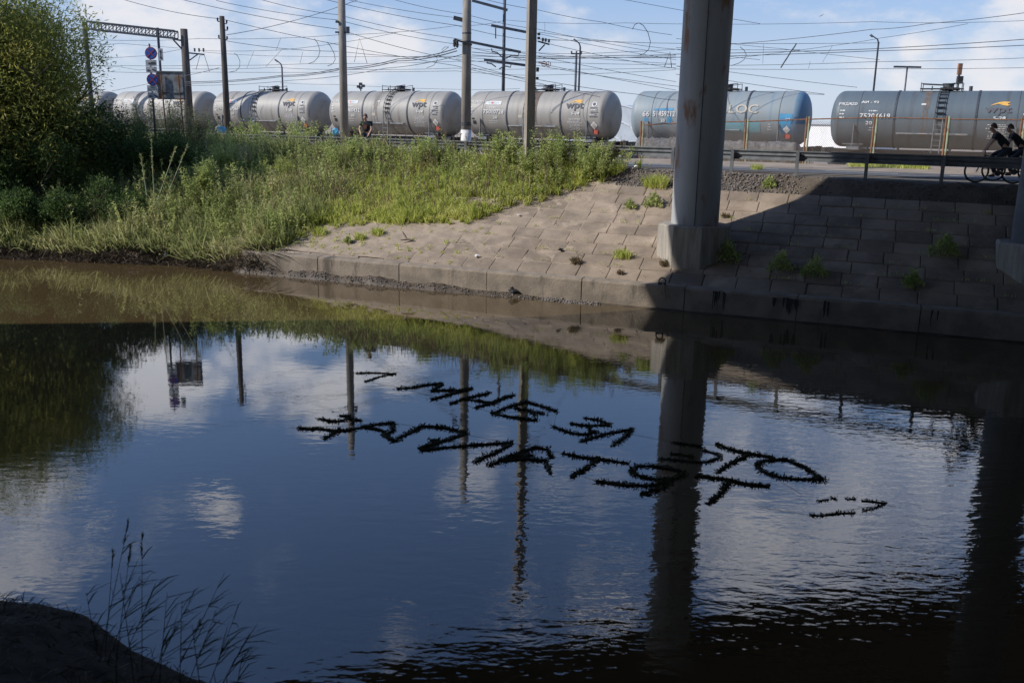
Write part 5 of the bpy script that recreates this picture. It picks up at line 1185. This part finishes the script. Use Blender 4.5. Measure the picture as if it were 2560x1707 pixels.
for i, (x, y, h, mt, lb) in enumerate(TF):
    s_, t_ = onbank(x, y); n = int(240 * (h / .3) ** 1.3); ss_ = s_ + np.clip(rng.normal(0, h * .38, n), -h * .7, h * .7); t2 = t_ + np.clip(rng.normal(0, h * .26, n), -h * .5, h * .5); dz = zbank(ss_, t2)
    P = np.concatenate([P0 + ss_[:, None] * A + tau(t2, ss_)[:, None] * B, (dz + .07 * (t2 > 0) * (t2 < 6.5))[:, None]], 1); c = np.array(Wbank(s_, t_))
    if mt == 'weed':
        D = unit(rng.normal(size=(n, 3)) + UPV); P = P + UPV * (rng.uniform(0, h, n) * np.exp(-((ss_ - s_) / (h * .5)) ** 2))[:, None]; V, q4 = leaf_cards(P - c, D, rng.uniform(.06, .14, n), rng.uniform(.03, .06, n)); q3 = None
    else: V, q4, q3 = blades(P - c, updir(n, .5), rng.uniform(.5, 1.1, n) * h, rng.uniform(.010, .02, n), rng.uniform(.2, 1, n))
    o = mesh_np('grass_tuft' if mt != 'weed' else 'weed', V, q4, q3, mt, label=lb, cat='plant', group='plants in the slab joints'); o.location = c
# loose vegetation on the verge beyond the road
s = rng.uniform(2.5, 9, 5000); t = rng.normal(15.0, .35, 5000); k = (np.sin(s * 1.3) + .3 * np.sin(s * 7)) > -.2; s, t = s[k], t[k]; n = len(s)
P = np.concatenate([P0 + s[:, None] * A + tau(t, s)[:, None] * B, np.full((n, 1), 3.6)], 1); V, q4, q3 = blades(P, updir(n, .5), rng.uniform(.1, .35, n), np.full(n, .02), rng.uniform(.2, 1, n)); mesh_np('verge_grass', V, q4, q3, 'grass', kind='stuff', label='strip of green grass at the foot of the fence', cat='grass')
s = rng.uniform(-2.5, 3, 500); t = rng.normal(16.6, .4, 500); n = 500; P = np.concatenate([P0 + s[:, None] * A + tau(t, s)[:, None] * B, np.full((n, 1), 3.5)], 1); V, q4, q3 = blades(P, updir(n, .18), rng.uniform(.3, 1.1, n), np.full(n, .016), rng.uniform(0, .4, n)); mesh_np('verge_stalks', V, q4, q3, 'dry', kind='stuff', label='dry straw stalks behind the rusty fence', cat='stalks')

# gravel and pebbles on the berm
def pebbles(name, s, t, r0, r1, m, **tags):
    n = len(s); base = np.array([[1, 0, 0], [-1, 0, 0], [0, 1, 0], [0, -1, 0], [0, 0, 1], [0, 0, -1]], float); fc = np.array([[0, 2, 4], [2, 1, 4], [1, 3, 4], [3, 0, 4], [2, 0, 5], [1, 2, 5], [3, 1, 5], [0, 3, 5]])
    R_ = rng.uniform(r0, r1, (n, 1, 1)) * rng.uniform(.6, 1.3, (n, 1, 3)); a_ = rng.uniform(0, 2 * PI, n); v = base[None] * R_; v[..., 2] *= .7
    x = v[..., 0] * np.cos(a_)[:, None] - v[..., 1] * np.sin(a_)[:, None]; y = v[..., 0] * np.sin(a_)[:, None] + v[..., 1] * np.cos(a_)[:, None]
    v = np.stack([x, y, v[..., 2]], -1) + rng.normal(size=v.shape) * r0 * .25; c = xyz(s, t); c[:, 2] += R_[:, 0, 2] * .4; V = (v + c[:, None]).reshape(-1, 3)
    return mesh_np(name, V, None, (fc[None] + (np.arange(n) * 6)[:, None, None]).reshape(-1, 3), m, **tags)
s, t = scatter(5200, -3.0, 3.6, 6.35, 7.75, lambda s, t: rng.random(len(s)) < np.clip(1.2 - np.abs(s - .2) / 3.2, .05, 1)); pebbles('berm_gravel', s, t, .018, .05, 'stone', kind='stuff', label='grey and pinkish gravel on the top of the slope', cat='gravel')
s, t = scatter(900, 2.5, 18, 6.4, 7.7); pebbles('berm_gravel', s, t, .012, .035, 'stone', kind='stuff', label='scattered pebbles on the shaded top of the slope', cat='gravel')
s, t = scatter(1500, -15, -1, -.75, -.08); pebbles('mud_pebbles', s, t, .012, .04, 'stone', kind='stuff', label='small stones and rubble in the mud at the kerb foot', cat='rubble')
s, t = scatter(900, -.5, 3, -.45, -.04, lambda s, t: np.abs(s - .0) < 1.2 + 0 * s); pebbles('mud_pebbles', s - 2.4, t, .015, .05, 'stone', kind='stuff', label='rubble heap at the foot of the sunny kerb', cat='rubble')
s, t = scatter(170, -7, 5, .5, 6.3); s_k = s; o = pebbles('slab_crumbs', s, t, .010, .028, 'stone', kind='stuff', label='dark crumbs strewn over the sunny slabs', cat='pebbles'); o.location.z = .085

# ------------------------------------------------------------------ litter and small things on the bank
def blob(name, x, y, size, m, label, cat, seed=0, flat=.5, jag=.35, z=None, lift=.09):
    r = random.Random(seed); bm_ = bmesh.new(); bmesh.ops.create_icosphere(bm_, subdivisions=2, radius=size)
    for v in bm_.verts: v.co *= 1 + r.uniform(-jag, jag); v.co.z *= flat
    me = bpy.data.meshes.new(name); bm_.to_mesh(me); bm_.free(); me.materials.append(M[m]); o = link(name, me, label=label, cat=cat)
    if z is None: s_, t_ = onbank(x, y); o.location = Wbank(s_, t_, lift + size * flat * .6)
    else: o.location = at_y(x, y, z)
    return o
blob('crumpled_paper', 1192, 648, .075, 'paper', 'crumpled white paper on the lower sunny slabs', 'litter', 1, .4)
blob('crumpled_paper', 1297, 545, .055, 'paper', 'small white scrap of paper higher on the slope', 'litter', 2, .3)
blob('dark_lump', 1401, 633, .06, 'black', 'small black lump on a slab left of the pedestal', 'litter', 3, .7)
blob('plastic_ball', 416, 645, .09, 'ball', 'pale blue ball at the waterline under the dead roots', 'ball', 4, 1, .02, lift=.02)
blob('plastic_bag', 553, 326, .22, 'bluebag', 'blue plastic bag left of the foot of the wooden pole', 'bag', 5, .8, .3, 44.5)
blob('plastic_bag', 838, 330, .18, 'bluebag', 'blue plastic scrap left of the round concrete pole', 'bag', 6, .9, .3, 46)
blob('orange_litter', 1237, 402, .12, 'peach', 'peach-coloured plastic litter in the weeds left of the square pole', 'litter', 7, .7, .3, lift=.45)
blob('white_stone', 1590, 425, .07, 'paper', 'white stone on the gravel left of the column', 'stone', 8, .6, .2)
blob('white_stone', 924, 695, .06, 'stone', 'pale stone in the mud near the left end of the kerb', 'stone', 9, .7, .2, lift=-.02)
blob('weed_heap', 1284, 726, .16, 'black', 'dark tangle of weed against the foot of the kerb', 'debris', 10, .5, .5, lift=-.05)
s_, t_ = onbank(1018, 610); e = empty('driftwood', Wbank(s_, t_, .1), 'pale broken piece of driftwood on the slabs', 'driftwood')
m = MB(); m.tube([(-.22, 0, .03), (0, .02, .06), (.2, -.03, .04)], [.02, .05, .03], 6); m.tube([(-.02, .02, .06), (-.1, .05, .2), (-.16, .03, .30)], [.04, .03, .012], 6); m.build('branch', 'driftwood', e)
s_, t_ = onbank(1662, 706); e = empty('mooring_ring', Wst(s_, .12, .70), 'iron mooring ring on the kerb below the column', 'mooring ring')
MB().tube([(.095 * math.cos(q) * A[0], .095 * math.cos(q) * A[1], .085 + .095 * math.sin(q)) for q in np.linspace(-.6, PI + .6, 16)], .02, 7).build('ring', 'black', e, smooth=True)
MB().tube([Vector((-.11 * A[0], -.11 * A[1], .015)), Vector((.11 * A[0], .11 * A[1], .015))], .035, 7).build('base', 'black', e)
MB().tube([(0, -.02, .03), (.03, -.14, .0), (.05, -.16, -.2), (.09, -.17, -.36)], .012, 5).build('rope_end', 'driftwood', e)
# soot-black drips on the kerb are real dark crusts
m = MB(); r = random.Random(8)
for x0, x1, n in ((1780, 1812, 9), (1932, 1992, 5), (2060, 2075, 2), (2330, 2360, 3)):
    for k in range(n):
        s_ = s_of(on_t(r.uniform(x0, x1), 730, 0)); w_ = r.uniform(.02, .07) * (2.2 if n == 5 else 1); z0 = .66 - r.uniform(0, .05); z1 = r.uniform(.05, .45); y_ = -.036 - .0004 * k - .002 * (n == 5)
        L_ = [(s_ + w_ * (.5 - .5 * (1 - f) ** .5) + r.uniform(-.01, .01), z0 + (z1 - z0) * f) for f in (0, .25, .5, .75, 1)]; R_ = [(s_ + w_ * (.5 + .5 * (1 - f) ** .5) + r.uniform(-.01, .01) + .002, z0 + (z1 - z0) * f) for f in (1, .75, .5, .25, 0)]
        P_ = [Wst(q_, y_, z_) for q_, z_ in L_ + R_]; m.add(P_, [(i, i + 1, 8 - i, 9 - i) for i in range(4)])
tag(m.build('tar_drips', 'black'), 'black tar drips running down the shaded kerb face', 'stain', None, 'stuff')

# ------------------------------------------------------------------ the floating weed letters
def r4(p): return (700 + p[0] / 2.94, 880 + p[1] / 2.94)
def r5(p): return (1340 + p[0] / 2.5565, 1000 + p[1] / 2.5565)
LET = [
 (r4, 'upper line: the first floating letter, two thin strokes like a hook, far left', [[(555, 157), (700, 153), (850, 160)], [(850, 160), (720, 185), (625, 220)]], .55),
 (r4, 'upper line: zigzag floating letter M after the hook-like one', [[(855, 270), (980, 262), (1090, 240), (1190, 235)], [(1190, 235), (1115, 287), (1280, 280)], [(1200, 284), (1300, 285), (1415, 268)], [(1390, 275), (1260, 310), (1120, 350)]], 1),
 (r4, 'upper line: floating letter H with its crossbar, between M and E', [[(1255, 382), (1350, 345), (1440, 325), (1540, 300)], [(1350, 345), (1470, 362), (1590, 378)], [(1435, 412), (1560, 375), (1640, 340), (1720, 318)]], 1),
 (r4, 'upper line: floating letter E crossing the mirror image of the square pole', [[(1565, 450), (1680, 405), (1800, 368)], [(1800, 365), (1900, 390), (2035, 437)], [(1720, 415), (1830, 430), (1880, 462)], [(1830, 430), (1950, 457)], [(1565, 450), (1680, 478), (1800, 492), (1890, 502)]], 1),
 (r5, 'upper line: floating letter like a 3, right after the E', [[(310, 115), (400, 128), (475, 158)], [(220, 150), (300, 165), (470, 160)], [(340, 165), (350, 215)], [(110, 170), (200, 205), (330, 225), (380, 200)]], .9),
 (r5, 'upper line: floating letter like a wide hook below the 3-shaped one', [[(285, 265), (430, 222), (560, 196), (615, 190)], [(615, 190), (560, 245), (490, 292)]], 1),
 (r5, 'upper line: floating letter with thin strokes over the mirror image of the column', [[(880, 272), (1000, 290), (1060, 300)], [(1060, 320), (1150, 340), (1185, 367), (1100, 397), (1000, 397), (900, 384), (795, 377)], [(870, 345), (950, 352), (1010, 367)]], .75),
 (r5, 'upper line: floating letter T right of the column image', [[(1155, 283), (1250, 320), (1380, 345), (1510, 364)], [(1370, 345), (1270, 392), (1160, 460)]], 1),
 (r5, 'upper line: ring-shaped floating letter O, the last of its line', [[(1415, 412), (1480, 385), (1600, 380), (1720, 432), (1800, 490), (1845, 512), (1700, 507), (1560, 497), (1440, 452), (1412, 412)]], 1),
 (r4, 'lower line: first floating letter, long bar with short bars above it', [[(285, 490), (380, 512), (480, 502)], [(440, 470), (525, 470)], [(490, 488), (590, 503)], [(540, 505), (530, 525)], [(140, 560), (230, 568), (300, 563), (400, 582), (470, 577)], [(330, 632), (400, 600), (440, 562)]], .9),
 (r4, 'lower line: floating letter bent like a beak, second from the left', [[(470, 582), (560, 562), (640, 547), (740, 530), (835, 520)], [(835, 525), (832, 582), (760, 612)], [(620, 552), (700, 570), (780, 582)]], 1),
 (r4, 'lower line: large floating letter shaped like a bent arch', [[(765, 607), (840, 654), (930, 602), (1050, 545)], [(1050, 545), (1200, 555), (1370, 595)], [(1370, 595), (1250, 640), (1150, 670), (1025, 708)], [(1100, 650), (1170, 650)]], 1.1),
 (r4, 'lower line: floating letter, long bar with a tail, left of the ragged A', [[(1040, 722), (1130, 712), (1300, 695), (1500, 680), (1705, 665)], [(1700, 670), (1610, 730), (1520, 765), (1430, 808)]], 1.05),
 (r4, 'lower line: floating letter A with ragged yellowish ends', [[(1535, 832), (1640, 792), (1750, 750), (1880, 702), (1978, 718)], [(1640, 802), (1800, 785), (1960, 800)], [(1970, 727), (2000, 772)], [(1965, 832), (1988, 895)], [(1700, 770), (1850, 760)]], 1.1),
 (r5, 'lower line: floating letter T between the A and the looped one', [[(170, 342), (290, 367), (400, 377), (590, 407)], [(390, 377), (330, 432), (225, 492)]], 1.05),
 (r5, 'lower line: floating letter with a closed loop partly over the column image', [[(610, 452), (650, 422), (760, 422), (880, 442), (950, 472), (850, 512), (730, 502), (640, 482), (608, 452)], [(385, 520), (560, 542), (730, 547), (870, 520)], [(860, 527), (760, 582), (675, 602)]], 1.1),
 (r5, 'lower line: last floating letter T, with a thick stem', [[(1030, 485), (1200, 507), (1350, 537), (1490, 552)], [(1230, 517), (1190, 592), (1100, 662)]], 1.15),
 (r5, 'broken arc of floating weed, like a question mark, apart at the lower right', [[(1760, 737), (1830, 737), (1920, 724), (2035, 720)], [(2100, 706), (2190, 682), (2232, 660), (2150, 645), (2080, 640)], [(1885, 625), (1925, 635)], [(1805, 647), (1870, 637)], [(1990, 632), (2040, 632)]], .5),
]
for i, (fn, lb, strokes, k) in enumerate(LET):
    c = at_z(*fn(strokes[0][0]), 0); e = empty('floating_letter', c, lb, 'floating letter', 'letters of weed garland floating on the water')
    VV, QQ, off = [], [], 0; m = MB()
    for st_ in strokes:
        P = np.array([tuple(at_z(*fn(p), 0) - c) for p in st_]); seg = np.linalg.norm(np.diff(P, axis=0), axis=1); cum = np.r_[0, np.cumsum(seg)]; ln = cum[-1]
        n = max(30, int(ln * 380 * k)); u = rng.uniform(-.02, ln + .02, n); X = np.stack([np.interp(u, cum, P[:, j]) for j in range(3)], 1)
        th_ = .55 + .75 * (.5 + .5 * np.sin(u * 9 + i * 1.7) * np.sin(u * 3.7 + i)) ; keep = rng.random(n) < .45 + .55 * th_; X, th_ = X[keep], th_[keep]; n = len(X)
        X += rng.normal(size=(n, 3)) * np.array([.019, .019, .010]) * k * th_[:, None]; X[:, 2] = np.abs(X[:, 2]) + .004
        D = unit(rng.normal(size=(n, 3)) * np.array([1, 1, .55]) + UPV * .25); v, q = leaf_cards(X, D, rng.uniform(.025, .075, n) * (.55 + .45 * k), rng.uniform(.010, .026, n)); VV.append(v); QQ.append(q + off); off += len(v)
        nn = max(3, int(ln / .12)); uu = np.linspace(0, ln, nn); C_ = [Vector(np.array([np.interp(w_, cum, P[:, j]) for j in range(3)]) + rng.normal(size=3) * np.array([.012, .012, 0]) + np.array([0, 0, .008])) for w_ in uu]
        m.tube(C_, [float(.015 * k * rng.uniform(.5, 1.5)) for _ in uu], 6)
    m.build('rope_core', 'deadroots', e); mesh_np('leaves', np.concatenate(VV), np.concatenate(QQ), None, 'garland', e)
for fn_pts, lb in (([r4((640, 215)), r4((860, 255)), r4((1560, 440)), r4((2035, 437)), r5((110, 170))], 'string tying the upper line of letters, left half'), ([r5((615, 215)), r5((900, 275)), r5((1160, 285)), r5((1420, 430)), r5((1700, 600))], 'string tying the upper line of letters, right half'),
                   ([r4((60, 555)), r4((835, 520)), r4((1050, 550)), r4((1705, 665)), r4((1980, 720)), r5((170, 335))], 'string tying the lower line of letters, left half'), ([r5((290, 483)), r5((400, 515)), r5((760, 570)), r5((1110, 628))], 'string under the looped letter of the lower line'), ([r5((1420, 680)), r5((1640, 712)), r5((1760, 735)), r5((2230, 665)), r5((2300, 680))], 'string tying the question-mark arc')):
    P = [at_z(x, y, .006) for x, y in fn_pts]; MB().tube(P, .0018, 4, False).build('string', 'string', label=lb, cat='string', group='strings between the floating letters')

n = len(NB_P); D = unit(rng.normal(size=(n, 3)) * np.array([1, 1, .4]) + UPV * .35); V, q4, q3 = blades(NB_P, D, rng.uniform(.05, .22, n), rng.uniform(.004, .012, n), rng.uniform(.2, 1, n))
mesh_np('near_grass', V, q4, q3, 'deadroots', kind='stuff', label='dark flattened dead grass on the near bank', cat='grass')
# ------------------------------------------------------------------ reeds in the foreground
RD = [((250, 1640), (318, 1318), 3), ((262, 1650), (282, 1390), 2), ((290, 1655), (325, 1375), 2), ((355, 1660), (355, 1350), 5), ((400, 1690), (418, 1480), 7), ((330, 1660), (300, 1430), 5), ((430, 1700), (562, 1430), 7), ((470, 1710), (540, 1530), 8), ((520, 1720), (590, 1530), 6), ((300, 1665), (390, 1460), 8), ((380, 1690), (480, 1490), 8), ((550, 1720), (625, 1580), 7), ((240, 1610), (215, 1480), 4), ((450, 1700), (455, 1500), 6), ((590, 1725), (610, 1620), 5), ((270, 1650), (350, 1440), 7), ((500, 1715), (480, 1560), 6)]
RL = ['tallest reed with a feathery head at the left of the clump', 'reed with a short dark plume next to the tallest', 'reed with a slanting plume right of the tallest', 'upright reed with a fan of three tip leaves', 'reed with drooping leaves in the middle of the clump', 'reed leaning left near the left side of the clump', 'long leaning reed with leaf blades spread right', 'lower reed leaning right under the longest leaning one', 'reed leaning right at the right of the clump', 'reed with long blades crossing the fan-tipped one', 'reed with broad blades in the middle, leaning right', 'short reed leaning right at the right end', 'shortest reed at the left end over the bank', 'upright reed with narrow blades in the middle', 'short upright reed at the lower right end', 'reed leaning right in the left half of the clump', 'short reed leaning left among the right half']
for i, ((x0, y0), (x1, y1), nl) in enumerate(RD):
    Y = 7.0 + .6 * math.sin(i * 2.3) - (x0 - 250) * .0012
    p = at_y(x0, y0, Y); q = at_y(x1, y1, Y + .1); gz0 = float(np.interp(np.interp(p.x, shx, shy) - p.y, [-.6, 0, .15, 7, 30], [-.5, -.01, .10, 3.2, 3.35]))
    e = empty('reed', p, RL[i], 'reed', 'reeds on the near bank'); d = q - p; z0 = min(-.05, gz0 - p.z - .05)
    MB().tube([(-d.x * .1, -d.y * .1, z0), (0, 0, 0), d * .5 + Vector((d.x * .03, 0, .02)), d], [.004, .0035, .003, .0015], 5).build('stem', 'reed', e)
    f = rng.uniform(.15, .98, nl * 2); P = np.array(d)[None] * f[:, None]; sd = np.sign(d.x + .02) if abs(d.x) > .1 else 1
    D = unit(np.stack([sd * rng.uniform(.2, 1.0, nl * 2), rng.normal(0, .4, nl * 2), rng.uniform(.15, 1.0, nl * 2)], 1)); V, q4, q3 = blades(P, D, rng.uniform(.16, .36, nl * 2), rng.uniform(.006, .012, nl * 2), rng.uniform(.0, .5, nl * 2)); o = mesh_np('leaves', V, q4, q3, 'reed', e)
    if i < 4:
        n = 40; f = rng.uniform(.86, 1.03, n); P = np.array(d)[None] * f[:, None]; V, q4 = leaf_cards(P, unit(np.array(d)[None] / d.length + rng.normal(size=(n, 3)) * .18), rng.uniform(.03, .08, n), np.full(n, .008)); mesh_np('plume', V, q4, None, 'reed', e)
